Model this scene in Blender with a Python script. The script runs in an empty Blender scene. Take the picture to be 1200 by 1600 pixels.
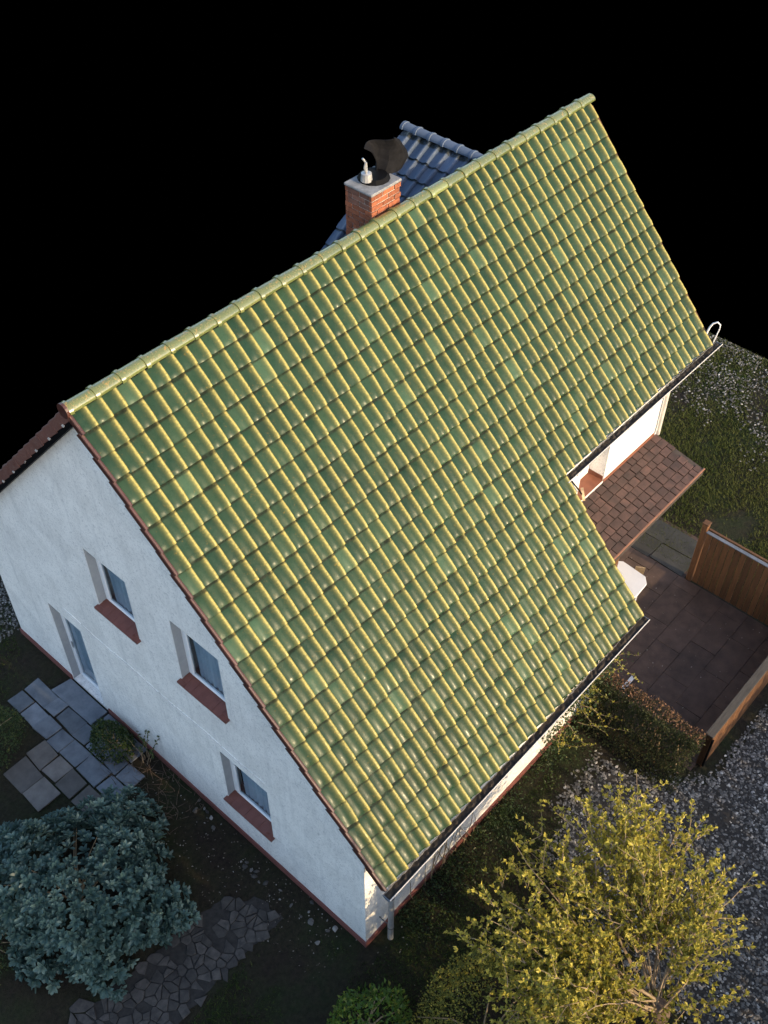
import bpy, bmesh, math, random
import numpy as np
from mathutils import Vector, Matrix
from mathutils.geometry import tessellate_polygon
random.seed(7); rng = np.random.default_rng(7)
R = math.radians
scene = bpy.context.scene
COL = scene.collection

# ------------------------------------------------------------------ camera
CAM = Vector((-4.505, -8.874, 16.057))
yaw, pitch, roll = 0.7281, -0.81, 0.0064
fw = Vector((math.cos(pitch) * math.cos(yaw), math.cos(pitch) * math.sin(yaw), math.sin(pitch)))
rt = fw.cross(Vector((0, 0, 1))).normalized(); up = rt.cross(fw)
rt, up = rt * math.cos(roll) + up * math.sin(roll), up * math.cos(roll) - rt * math.sin(roll)
cd = bpy.data.cameras.new('camera'); cam = bpy.data.objects.new('camera', cd); COL.objects.link(cam)
cam.matrix_world = Matrix(((rt.x, up.x, -fw.x, CAM.x), (rt.y, up.y, -fw.y, CAM.y), (rt.z, up.z, -fw.z, CAM.z), (0, 0, 0, 1)))
cd.sensor_fit = 'VERTICAL'; cd.sensor_height = 24; cd.lens = 24 * 1688.54 / 1600
cd.clip_start = 0.1; cd.clip_end = 500
scene.camera = cam

# ------------------------------------------------------------------ light
SUN_EL, SUN_AZ = R(21), R(177)            # azimuth from +Y clockwise: the sun stands beyond the eaves side
sdir = Vector((math.sin(SUN_AZ) * math.cos(SUN_EL), math.cos(SUN_AZ) * math.cos(SUN_EL), math.sin(SUN_EL)))
world = bpy.data.worlds.new('World'); scene.world = world; world.use_nodes = True
wn, wl = world.node_tree.nodes, world.node_tree.links
wn.clear()
sky = wn.new('ShaderNodeTexSky'); sky.sky_type = 'NISHITA'; sky.sun_disc = False
sky.sun_elevation = SUN_EL; sky.sun_rotation = SUN_AZ; sky.dust_density = 1.8
tc = wn.new('ShaderNodeTexCoord'); sx = wn.new('ShaderNodeSeparateXYZ'); gt = wn.new('ShaderNodeMath'); gt.operation = 'GREATER_THAN'; gt.inputs[1].default_value = 0.0
mx = wn.new('ShaderNodeMix'); mx.data_type = 'RGBA'; mx.inputs[6].default_value = (0, 0, 0, 1)
bg = wn.new('ShaderNodeBackground'); bg.inputs[1].default_value = 0.15
wo = wn.new('ShaderNodeOutputWorld')
wl.new(tc.outputs['Generated'], sx.inputs[0]); wl.new(sx.outputs[2], gt.inputs[0]); wl.new(gt.outputs[0], mx.inputs[0])
wl.new(sky.outputs[0], mx.inputs[7]); wl.new(mx.outputs[2], bg.inputs[0]); wl.new(bg.outputs[0], wo.inputs[0])
sl = bpy.data.lights.new('sun', 'SUN'); sl.energy = 2.0; sl.angle = R(0.5); sl.color = (1.0, 0.75, 0.43)
so = bpy.data.objects.new('sun', sl); COL.objects.link(so); so.location = (20, -40, 30)
so.rotation_euler = sdir.to_track_quat('Z', 'Y').to_euler()
scene.view_settings.view_transform = 'Standard'; scene.view_settings.look = 'None'
scene.view_settings.exposure = 1.45; scene.view_settings.gamma = 1.0; scene.view_settings.use_curve_mapping = False

# ------------------------------------------------------------------ helpers
W = {}
def reg(o, parent=None, M=None):
    COL.objects.link(o)
    M = M if M is not None else Matrix.Identity(4)
    W[o.name] = M
    if parent is not None:
        o.parent = parent; o.matrix_parent_inverse = W[parent.name].inverted()
    o.matrix_basis = M
    return o
def mesh(name, v, f, mat=None, smooth=False, attrs=None):
    m = bpy.data.meshes.new(name)
    if isinstance(v, np.ndarray): v = v.tolist()
    if isinstance(f, np.ndarray): f = f.tolist()
    m.from_pydata(v, [], f); m.update()
    if mat: m.materials.append(mat)
    if smooth:
        m.polygons.foreach_set('use_smooth', [True] * len(m.polygons))
        if len(m.polygons) < 60000:
            bm = bmesh.new(); bm.from_mesh(m); sh = [len(e.link_faces) == 2 and e.calc_face_angle(0) > .75 for e in bm.edges]; bm.free()
            if any(sh): m.attributes.new('sharp_edge', 'BOOLEAN', 'EDGE').data.foreach_set('value', sh)
    for k, a in (attrs or {}).items():
        at = m.attributes.new(k, 'FLOAT', 'POINT'); at.data.foreach_set('value', np.asarray(a, np.float32))
    return m
def obj(name, me, parent=None, M=None): return reg(bpy.data.objects.new(name, me), parent, M)
def empty(name, loc, parent=None):
    o = bpy.data.objects.new(name, None); o.empty_display_size = 0.2
    return reg(o, parent, Matrix.Translation(loc))
def tag(o, label=None, cat=None, group=None, kind=None):
    for k, x in (('label', label), ('category', cat), ('group', group), ('kind', kind)):
        if x: o[k] = x
    return o
class MB:
    def __init__(s): s.v = []; s.f = []
    def add(s, v, f):
        n = len(s.v); s.v += [tuple(p) for p in v]; s.f += [tuple(i + n for i in q) for q in f]; return s
    def box(s, a, b, M=None):
        x0, y0, z0 = a; x1, y1, z1 = b
        v = [Vector(p) for p in ((x0,y0,z0),(x1,y0,z0),(x1,y1,z0),(x0,y1,z0),(x0,y0,z1),(x1,y0,z1),(x1,y1,z1),(x0,y1,z1))]
        if M is not None: v = [M @ p for p in v]
        return s.add(v, [(0,3,2,1),(4,5,6,7),(0,1,5,4),(1,2,6,5),(2,3,7,6),(3,0,4,7)])
    def tube(s, pts, rad, n=8, caps=True):
        pts = [Vector(p) for p in pts]
        if not hasattr(rad, '__len__'): rad = [rad] * len(pts)
        rings = []; prev = None
        for i, p in enumerate(pts):
            d = (pts[min(i + 1, len(pts) - 1)] - pts[max(i - 1, 0)]).normalized()
            a = Vector((0, 0, 1)) if abs(d.z) < .9 else Vector((1, 0, 0))
            if prev is not None: a = prev
            u = (a - d * a.dot(d)).normalized(); w = d.cross(u); prev = u
            rings.append([p + (u * math.cos(t) + w * math.sin(t)) * rad[i] for t in [2 * math.pi * k / n for k in range(n)]])
        b = len(s.v); s.v += [tuple(q) for r in rings for q in r]
        for i in range(len(pts) - 1):
            for k in range(n):
                s.f.append((b + i*n + k, b + i*n + (k+1) % n, b + (i+1)*n + (k+1) % n, b + (i+1)*n + k))
        if caps:
            s.f.append(tuple(b + k for k in range(n))[::-1]); s.f.append(tuple(b + (len(pts)-1)*n + k for k in range(n)))
        return s
    def prism(s, poly, fn, t0, t1, holes=()):
        """polygon (with holes) in 2D, fn(a, b, t) -> 3D, extruded from t0 to t1"""
        loops = [list(poly)] + [list(h) for h in holes]
        flat = [p for l in loops for p in l]; n = len(flat); b = len(s.v)
        tri = tessellate_polygon([[Vector((p[0], p[1], 0)) for p in l] for l in loops])
        s.v += [tuple(fn(p[0], p[1], t0)) for p in flat] + [tuple(fn(p[0], p[1], t1)) for p in flat]
        for t in tri:
            s.f.append(tuple(b + i for i in t)); s.f.append(tuple(b + n + i for i in reversed(t)))
        k = 0
        for l in loops:
            m = len(l)
            for i in range(m):
                j = (i + 1) % m
                s.f.append((b + k + i, b + k + j, b + n + k + j, b + n + k + i))
            k += m
        return s
    def build(s, name, mat, parent=None, smooth=False, bevel=0, loc=None, fix=True):
        v = s.v; M = None
        if loc is not None:
            v = [(p[0]-loc[0], p[1]-loc[1], p[2]-loc[2]) for p in v]; M = Matrix.Translation(loc)
        me = mesh(name, v, s.f, mat, smooth)
        if fix or bevel:
            bm = bmesh.new(); bm.from_mesh(me)
            bmesh.ops.recalc_face_normals(bm, faces=bm.faces)
            if bevel:
                bmesh.ops.bevel(bm, geom=[e for e in bm.edges if len(e.link_faces) == 2 and e.calc_face_angle(0) > .6], offset=bevel, segments=1, affect='EDGES')
            bm.to_mesh(me); bm.free()
            if smooth: me.polygons.foreach_set('use_smooth', [True] * len(me.polygons))
        return obj(name, me, parent, M)

# ------------------------------------------------------------------ materials
def mat(name, rough=.8, spec=.5, coat=0.0):
    m = bpy.data.materials.new(name); m.use_nodes = True
    n = m.node_tree.nodes; l = m.node_tree.links
    b = n['Principled BSDF']; b.inputs['Roughness'].default_value = rough
    b.inputs['Specular IOR Level'].default_value = spec; b.inputs['Coat Weight'].default_value = coat
    return m, n, l, b
def noise(n, l, scale, detail=4, rough=.6, coord='Object', dist=0.0, stretch=None):
    t = n.new('ShaderNodeTexCoord'); x = n.new('ShaderNodeTexNoise')
    x.inputs['Scale'].default_value = scale; x.inputs['Detail'].default_value = detail; x.inputs['Roughness'].default_value = rough; x.inputs['Distortion'].default_value = dist
    src = t.outputs['Object']
    if coord == 'World': src = n.new('ShaderNodeNewGeometry').outputs['Position']
    if stretch:
        mp = n.new('ShaderNodeMapping'); mp.inputs['Scale'].default_value = stretch; l.new(src, mp.inputs[0]); src = mp.outputs[0]
    l.new(src, x.inputs['Vector']); return x.outputs['Fac']
def ramp(n, l, src, stops):
    r = n.new('ShaderNodeValToRGB'); e = r.color_ramp.elements
    while len(e) < len(stops): e.new(.5)
    for i, (p, c) in enumerate(stops):
        e[i].position = p; e[i].color = (*c, 1) if hasattr(c, '__len__') else (c, c, c, 1)
    l.new(src, r.inputs[0]); return r.outputs[0]
def mix(n, l, f, a, b, mode='MIX'):
    m = n.new('ShaderNodeMix'); m.data_type = 'RGBA'; m.blend_type = mode
    for i, x in ((0, f), (6, a), (7, b)):
        if isinstance(x, (int, float)): m.inputs[i].default_value = x
        elif isinstance(x, tuple): m.inputs[i].default_value = (*x, 1)
        else: l.new(x, m.inputs[i])
    return m.outputs[2]
def mul(n, l, a, b, op='MULTIPLY'):
    m = n.new('ShaderNodeMath'); m.operation = op
    for i, x in enumerate((a, b)):
        if isinstance(x, (int, float)): m.inputs[i].default_value = x
        else: l.new(x, m.inputs[i])
    return m.outputs[0]
def bump(n, l, b, h, strength=.3, dist=.01):
    u = n.new('ShaderNodeBump'); u.inputs['Strength'].default_value = strength; u.inputs['Distance'].default_value = dist
    l.new(h, u.inputs['Height']); l.new(u.outputs[0], b.inputs['Normal'])
def attr(n, name):
    a = n.new('ShaderNodeAttribute'); a.attribute_name = name; return a.outputs['Fac']
def simple(name, c1, c2, scale=6, rough=.8, bmp=.2, bs=60, coat=0, spec=.5, coord='World', metal=0, rnd=False, stretch=None, rr=(.62, 1.25)):
    m, n, l, b = mat(name, rough, spec, coat)
    f = noise(n, l, scale, 5, .65, coord, stretch=stretch)
    c = ramp(n, l, f, [(.3, c1), (.7, c2)])
    if rnd:
        oi = n.new('ShaderNodeObjectInfo').outputs['Random']
        c = mix(n, l, 1.0, c, ramp(n, l, oi, [(0, rr[0]), (1, rr[1])]), 'MULTIPLY')
    l.new(c, b.inputs['Base Color']); b.inputs['Metallic'].default_value = metal
    if bmp: bump(n, l, b, noise(n, l, bs, 4, .6, coord), bmp, .006)
    return m
def tile_mat(name, ca, cb, crest, lich, rough, crestamt=1.0, spec=.6, lt=.58):
    """glazed clay: body colour per tile, worn glaze and painted sunlight along the roll, lichen specks, painted shade and soil at the laps"""
    m, n, l, b = mat(name, rough, spec)
    rv = attr(n, 'rnd'); cr = attr(n, 'crest')
    oi = n.new('ShaderNodeObjectInfo').outputs['Random']
    pick = mul(n, l, mul(n, l, rv, oi, 'ADD'), 1.0, 'FRACT')
    body = mix(n, l, pick, ca, cb)
    body = mix(n, l, ramp(n, l, mul(n, l, mul(n, l, pick, 7.31), 1., 'FRACT'), [(.93, 0.), (.97, .55)]), body, tuple(x * 2.0 + .012 for x in cb))   # a few paler replacements
    big = noise(n, l, 1.3, 3, .6, 'World')
    body = mix(n, l, 1.0, body, ramp(n, l, big, [(.3, .8), (.7, 1.15)]), 'MULTIPLY')
    fine = noise(n, l, 34, 5, .7, 'World')
    f2 = noise(n, l, 11, 4, .7, 'World')
    wear_light = mul(n, l, cr, ramp(n, l, fine, [(.3, .45), (.6, 1.0)])); wear_light = mul(n, l, wear_light, crestamt)  # thin worn glaze, plus sunlight on the roll painted as lighter colour
    c = mix(n, l, wear_light, body, crest)
    spots = mul(n, l, ramp(n, l, fine, [(lt, 0.), (lt + .08, 1.)]), ramp(n, l, f2, [(lt - .08, 0.), (lt + .04, 1.)]))
    spots = mul(n, l, spots, mul(n, l, mul(n, l, cr, .8), .15, 'ADD'))
    c = mix(n, l, spots, c, lich)
    shade_grime = mul(n, l, attr(n, 'lap_shade'), ramp(n, l, noise(n, l, 18, 3, .6, 'World'), [(.3, .35), (.55, 1.)]))   # shade line under each lap painted dark, along with soil and moss
    c = mix(n, l, mul(n, l, shade_grime, .9), c, (.012, .014, .008))
    l.new(c, b.inputs['Base Color'])
    rr = ramp(n, l, f2, [(.35, rough * .75), (.65, rough * 1.5)]); rr = mul(n, l, rr, mul(n, l, spots, .4), 'ADD')
    l.new(rr, b.inputs['Roughness'])
    bump(n, l, b, noise(n, l, 22, 4, .6, 'World'), .10, .005)
    return m
M = {}
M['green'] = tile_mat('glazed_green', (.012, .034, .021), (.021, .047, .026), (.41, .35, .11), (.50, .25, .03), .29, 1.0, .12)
M['ridge'] = tile_mat('ridge_glaze', (.075, .095, .032), (.12, .14, .048), (.15, .165, .06), (.38, .20, .04), .2, 1.0, 1.0, .53)
M['blue'] = tile_mat('sky_tint_tile', (.060, .085, .13), (.080, .105, .155), (.085, .11, .16), (.12, .12, .12), .55, 1.0, .2)  # the sky mirrored by these tiles is put into their base colour
M['red'] = tile_mat('red_clay', (.09, .032, .024), (.13, .048, .034), (.12, .045, .032), (.3, .28, .22), .7)
M['verge'] = tile_mat('verge_brown', (.035, .013, .011), (.065, .023, .018), (.07, .026, .02), (.2, .12, .05), .38)
def stucco(name, base):
    m, n, l, b = mat(name, .9, .3)
    f = noise(n, l, 1.7, 6, .7, 'World', .6); c = ramp(n, l, f, [(.3, tuple(x * .80 for x in base)), (.58, base)])
    g = noise(n, l, 26, 6, .75, 'World', 1.2); c = mix(n, l, mul(n, l, ramp(n, l, g, [(.53, 0.), (.60, 1.)]), .55), c, (.33, .33, .34))
    drip = noise(n, l, 3.0, 5, .7, 'World', stretch=(1, 3, .25)); c = mix(n, l, mul(n, l, ramp(n, l, drip, [(.52, 0.), (.72, 1.)]), .35), c, (.42, .42, .42))
    gr = n.new('ShaderNodeSeparateXYZ'); l.new(n.new('ShaderNodeNewGeometry').outputs['Position'], gr.inputs[0])
    l.new(c, b.inputs['Base Color']); bump(n, l, b, noise(n, l, 70, 5, .7, 'World'), .5, .008); return m
M['white'] = stucco('white_stucco', (.82, .80, .77))
M['plinth'] = simple('plinth_paint', (.13, .04, .035), (.19, .065, .055), 5, .75, .2)
M['sill'] = simple('sill_clay', (.13, .042, .03), (.18, .062, .045), 9, .5, .2)
M['pvc'] = simple('white_frame', (.80, .81, .83), (.86, .87, .88), 8, .35, 0)
M['room'] = simple('dark_room', (.03, .03, .03), (.05, .05, .05), 3, .9, 0)
M['curtain'] = simple('curtain_cloth', (.42, .51, .60), (.54, .63, .72), 5, .9, 0)
M['reveal'] = simple('grey_reveal', (.27, .29, .31), (.34, .36, .38), 5, .7, .15)
M['zinc'] = simple('zinc', (.06, .06, .065), (.13, .13, .135), 7, .5, .1)
M['pipe'] = simple('pipe_paint', (.40, .38, .35), (.52, .50, .47), 6, .45, .05)
M['litter'] = simple('gutter_litter', (.015, .012, .010), (.05, .035, .022), 14, .95, .6, 50)
M['cowl'] = simple('cowl_sheet', (.006, .006, .007), (.013, .013, .015), 9, .75, .15, 30, spec=.05)
M['lead'] = simple('dark_sheet', (.003, .003, .0035), (.007, .007, .008), 5, .6, .1, spec=.06)
M['steel'] = simple('pot_steel', (.32, .32, .33), (.5, .5, .5), 10, .4, .1, metal=.5)
M['cement'] = simple('cement', (.12, .125, .13), (.25, .255, .265), 9, .9, .5)
M['mortar'] = simple('mortar', (.34, .32, .30), (.46, .43, .40), 10, .95, .5)
M['brick'] = simple('red_brick', (.17, .05, .025), (.36, .115, .05), 16, .9, .5, rnd=True)
M['soot'] = simple('sooty_brick', (.10, .045, .03), (.19, .085, .06), 12, .9, .5, rnd=True)
M['porch'] = simple('porch_slab', (.028, .016, .013), (.085, .044, .035), 7, .75, .5, rnd=True)
M['grout'] = simple('dark_grout', (.03, .022, .02), (.05, .04, .035), 9, .95, .3)
M['copper'] = simple('copper_edge', (.14, .06, .035), (.24, .11, .065), 9, .5, .2)
M['terracotta'] = simple('terracotta_floor', (.13, .042, .022), (.20, .07, .038), 8, .7, .3)
M['terr'] = simple('terrace_slab', (.034, .020, .015), (.082, .050, .039), 3.5, .85, .4, rnd=True, rr=(.85, 1.12))
M['terrg'] = simple('terrace_strip', (.020, .020, .019), (.040, .039, .037), 3, .9, .4, rnd=True)
M['slate'] = simple('slate_slab', (.075, .088, .11), (.15, .17, .20), 5, .5, .35, 30, rnd=True)
M['slateb'] = simple('brown_slab', (.08, .07, .064), (.14, .125, .115), 5, .7, .35, 30, rnd=True)
M['cobblebed'] = simple('cobble_bed', (.012, .011, .010), (.035, .031, .028), 12, .95, .6)
M['cobble'] = simple('cobble_stone', (.022, .020, .019), (.078, .068, .060), 9, .8, .5, rnd=True)
M['wood'] = simple('fence_wood', (.075, .032, .013), (.16, .072, .026), 6, .75, .4, 30, rnd=True, stretch=(6, 6, .6))
M['woodg'] = simple('grey_wood', (.032, .028, .024), (.07, .062, .053), 6, .9, .4, stretch=(.7, 7, 7))
M['capm'] = simple('metal_cap', (.09, .11, .14), (.15, .17, .21), 6, .45, .1)
M['plastic'] = simple('white_plastic', (.60, .60, .63), (.68, .68, .70), 4, .4, 0)
M['bark'] = simple('bark', (.07, .045, .032), (.15, .105, .075), 16, .9, .8, 40)
M['twig'] = simple('twig', (.20, .14, .08), (.36, .27, .17), 14, .85, .3)
M['beige'] = simple('beige_disc', (.5, .36, .22), (.62, .47, .3), 9, .8, .2)
def ground_mat():
    m, n, l, b = mat('soil', .95, .2)
    a = noise(n, l, .8, 6, .7, 'World'); c = noise(n, l, 14, 6, .75, 'World'); d = noise(n, l, 55, 4, .7, 'World')
    col = ramp(n, l, a, [(.35, (.020, .014, .011)), (.5, (.022, .020, .011)), (.66, (.016, .024, .008))])
    col = mix(n, l, 1., col, ramp(n, l, c, [(.3, .5), (.7, 1.6)]), 'MULTIPLY')
    col = mix(n, l, mul(n, l, ramp(n, l, d, [(.64, 0.), (.72, 1.)]), .35), col, (.13, .11, .085))
    l.new(col, b.inputs['Base Color']); bump(n, l, b, c, .9, .05); return m
M['soil'] = ground_mat()
M['gravelbase'] = simple('gravel_base', (.013, .011, .010), (.035, .031, .027), 30, .95, .9, 60)
def rnd_mat(name, stops, rough=.7, spec=.4, sss=0, bmp=0):
    m, n, l, b = mat(name, rough, spec)
    l.new(ramp(n, l, attr(n, 'rnd'), stops), b.inputs['Base Color'])
    return m
M['pebble'] = rnd_mat('pebbles', [(0, (.03, .028, .026)), (.5, (.125, .115, .105)), (.85, (.32, .30, .275)), (1, (.58, .55, .51))], .75)
M['grass'] = rnd_mat('grass_blades', [(0, (.013, .026, .005)), (.6, (.036, .060, .010)), (1, (.080, .090, .022))], .7, .2)
def leaf_mat(name, stops, rough=.5, trans=.35):
    m, n, l, b = mat(name, rough, .4)
    c = ramp(n, l, attr(n, 'rnd'), stops); l.new(c, b.inputs['Base Color'])
    tr = n.new('ShaderNodeBsdfTranslucent'); l.new(c, tr.inputs[0])
    mxs = n.new('ShaderNodeMixShader'); mxs.inputs[0].default_value = trans
    out = n['Material Output']; l.new(b.outputs[0], mxs.inputs[1]); l.new(tr.outputs[0], mxs.inputs[2]); l.new(mxs.outputs[0], out.inputs[0])
    return m
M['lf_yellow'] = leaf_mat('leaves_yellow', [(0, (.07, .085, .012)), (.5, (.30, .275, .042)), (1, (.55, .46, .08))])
M['lf_under'] = leaf_mat('leaves_olive', [(0, (.05, .07, .014)), (.6, (.17, .175, .03)), (1, (.42, .35, .055))])
M['lf_bright'] = leaf_mat('leaves_bright', [(0, (.035, .085, .012)), (.7, (.09, .16, .02)), (1, (.24, .24, .03))], .35)
M['lf_blue'] = leaf_mat('leaves_bluegreen', [(0, (.034, .072, .062)), (.7, (.10, .168, .148)), (1, (.19, .26, .21))], .4, .15)
M['lf_dark'] = leaf_mat('leaves_dark', [(0, (.012, .03, .008)), (.7, (.04, .07, .016)), (1, (.12, .12, .025))], .5, .2)
M['lf_hedge'] = leaf_mat('leaves_hedge', [(0, (.02, .032, .008)), (.55, (.05, .055, .014)), (.72, (.10, .06, .03)), (1, (.26, .14, .075))], .7, .2)
M['debris'] = rnd_mat('dry_leaves', [(0, (.06, .045, .03)), (.6, (.18, .15, .12)), (1, (.42, .40, .37))], .9)
def glass_mat():
    m = bpy.data.materials.new('window_glass'); m.use_nodes = True; n = m.node_tree.nodes; l = m.node_tree.links
    n.clear(); o = n.new('ShaderNodeOutputMaterial'); t = n.new('ShaderNodeBsdfTransparent'); t.inputs[0].default_value = (.80, .86, .9, 1)
    g = n.new('ShaderNodeBsdfGlossy'); g.inputs['Roughness'].default_value = .03; f = n.new('ShaderNodeFresnel'); f.inputs[0].default_value = 1.3
    x = n.new('ShaderNodeMixShader'); l.new(f.outputs[0], x.inputs[0]); l.new(t.outputs[0], x.inputs[1]); l.new(g.outputs[0], x.inputs[2]); l.new(x.outputs[0], o.inputs[0]); return m
M['glass'] = glass_mat()

# ================================================================== SETTING
def sheet(name, poly, z, m, parent=None, kind='structure'):
    b = MB().prism(poly, lambda a, c, t: (a, c, t), z, z - .003); o = b.build(name, m, parent)
    return tag(o, kind=kind)
GX1, GY1 = 16.75, 6.5                    # the plot ends here, beyond it lies nothing
ground = MB().box((-25, -30, -.3), (GX1, GY1, 0)).build('ground', M['soil']); tag(ground, kind='structure')

# pieces scattered on the ground ------------------------------------------------
def scatter_pebbles(name, pts, smin, smax, zoff=.006, m='pebble', parent=None, label=None, cat=None, flat=.6):
    n = len(pts)
    base = np.array([(1,0,0),(-1,0,0),(0,1,0),(0,-1,0),(0,0,1),(0,0,-1),(.6,.6,.5),(-.6,.55,.5),(-.6,-.6,.5),(.55,-.6,.5)], float)
    tri = np.array([(0,6,4),(6,2,4),(2,7,4),(7,1,4),(1,8,4),(8,3,4),(3,9,4),(9,0,4),(0,2,6),(2,1,7),(1,3,8),(3,0,9)])
    k = len(base)
    V = base[None] * rng.uniform(.75, 1.2, (n, k, 1)); S = rng.uniform(smin, smax, (n, 1, 1)) * np.concatenate([rng.uniform(.8, 1.3, (n,1,1)), rng.uniform(.6, 1., (n,1,1)), rng.uniform(flat*.7, flat, (n,1,1))], 2)
    V = V * S; a = rng.uniform(0, 6.28, n); c, s_ = np.cos(a)[:, None], np.sin(a)[:, None]
    x = V[..., 0] * c - V[..., 1] * s_; y = V[..., 0] * s_ + V[..., 1] * c
    tl = rng.normal(0, .35, (n, 1)); z = V[..., 2] + x * tl
    V = np.stack([x + pts[:, :1], y + pts[:, 1:2], z + zoff + (pts[:, 2:3] if pts.shape[1] > 2 else 0)], 2).reshape(-1, 3)
    F = (tri[None] + (np.arange(n) * k)[:, None, None]).reshape(-1, 3)
    o = obj(name, mesh(name, V, F, M[m], False, {'rnd': np.repeat(np.clip(rng.beta(1.6, 2.2, n), 0, 1), k)}), parent)
    return tag(o, label, cat, kind='stuff')
def fbm(x, y, s=1.0, seed=0):
    v = np.zeros_like(x); a = 1.
    g = np.random.default_rng(seed)
    for i in range(5):
        for j in range(3):
            th = g.uniform(0, 6.28); ph = g.uniform(0, 6.28); k = s * 1.9 ** i * g.uniform(.7, 1.3)
            v += a * np.sin(k * (x * math.cos(th) + y * math.sin(th)) + ph) / 3
        a *= .6
    return v
def inside(poly, x, y):
    r = np.zeros(len(x), bool); n = len(poly)
    for i in range(n):
        x0, y0 = poly[i]; x1, y1 = poly[(i + 1) % n]
        c = ((y0 > y) != (y1 > y)) & (x < (x1 - x0) * (y - y0) / ((y1 - y0) + 1e-12) + x0); r ^= c
    return r
def pts_in(poly, n):
    xs = [p[0] for p in poly]; ys = [p[1] for p in poly]
    x = rng.uniform(min(xs), max(xs), n); y = rng.uniform(min(ys), max(ys), n); k = inside(poly, x, y)
    return np.stack([x[k], y[k]], 1)
# gravel yard
gpoly = [(3.0, -5.55), (3.9, -5.15), (5.0, -5.15), (5.6, -6.2), (5.9, -6.78), (13, -6.85), (13, -14), (2.2, -14), (2.0, -9), (2.6, -7)]
gravel = sheet('gravel_yard', [(3.35, -5.75), (4.0, -5.45), (4.9, -5.4), (5.4, -6.3), (5.9, -6.9), (13, -6.95), (13, -14), (2.5, -14), (2.3, -9), (2.9, -7)], .005, M['gravelbase'])
gp = pts_in([(2.4, -5.1), (5.3, -5.0), (6.0, -6.75), (12.8, -6.9), (12.8, -10), (8.5, -12), (4, -12), (2.2, -9.5)], 95000)
gp = gp[inside(gpoly, gp[:, 0] + .22 * fbm(gp[:, 0], gp[:, 1], 3., 51) + rng.normal(0, .1, len(gp)), gp[:, 1] + .16 * fbm(gp[:, 1], gp[:, 0], 3., 52) + rng.normal(0, .06, len(gp)))]
keep = fbm(gp[:, 0], gp[:, 1], 2.2, 3) > -.95 + rng.uniform(-.3, .3, len(gp))
gp = gp[keep][:36000]
scatter_pebbles('gravel', gp, .013, .034, label='pale grey gravel spread over the yard beside the fence', cat='gravel')
# lawns: blades
def grass(name, poly, n, h0, h1, seed, thr, label, tone=.42):
    p = pts_in(poly, n); f = fbm(p[:, 0], p[:, 1], 1.6, seed); p = p[f > thr + rng.uniform(-.35, .35, len(p))]
    n = len(p); h = rng.uniform(h0, h1, n); w = rng.uniform(.004, .009, n) ; a = rng.uniform(0, 6.28, n); ln = rng.uniform(.2, 1.1, n) * h
    b = rng.uniform(0, 6.28, n); z0 = np.full(n, .002)
    A = np.stack([p[:, 0] - np.cos(a) * w, p[:, 1] - np.sin(a) * w, z0], 1); B = np.stack([p[:, 0] + np.cos(a) * w, p[:, 1] + np.sin(a) * w, z0], 1)
    T = np.stack([p[:, 0] + np.cos(b) * ln, p[:, 1] + np.sin(b) * ln, h], 1)
    V = np.stack([A, B, T], 1).reshape(-1, 3); F = np.arange(3 * n).reshape(-1, 3)
    r = np.clip(tone + .22 * fbm(p[:, 0], p[:, 1], 1.1, seed + 5) + rng.normal(0, .18, n), 0, 1)
    o = obj(name, mesh(name, V, F, M['grass'], False, {'rnd': np.repeat(r, 3)})); tag(o, label, 'grass', kind='stuff')
far_lawn = [(9.7, -2.2), (16.7, .8), (16.7, -4.5), (13.5, -7), (9.65, -6.9)]
grass('far_lawn_grass', far_lawn, 130000, .03, .08, 11, -.35, 'mossy green lawn beyond the terrace with pale stones in it', .8)
grass('near_lawn_grass', [(-2.6, -3.35), (-.4, -3.25), (.0, -4.7), (4.6, -4.75), (2.6, -6.2), (1.6, -8), (-1.5, -6.5)], 60000, .02, .06, 21, -.3, 'dark green lawn around the front corner of the house')
grass('side_grass', [(-.4, 3.3), (.1, 4.5), (.9, 6.4), (-1.2, 5), (-1.9, 3)], 9000, .02, .07, 31, -.2, 'dark grass beside the slate path at the rear corner')
fp = pts_in(far_lawn, 26000); f = fbm(fp[:, 0], fp[:, 1], 1.3, 41) + (fp[:, 0] - 14.2) * .3
fp = fp[f > .55 + rng.uniform(-.6, .6, len(fp))][:5500]
scatter_pebbles('lawn_stones', fp, .012, .034, .03, label='whitish stones strewn across the far lawn', cat='stones')
sp = pts_in([(-.6, 4.3), (.1, 4.3), (1.5, 6.4), (-.2, 6.4)], 2600)
scatter_pebbles('corner_gravel', sp, .012, .03, label='dim gravel patch at the rear corner of the house', cat='gravel')

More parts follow.
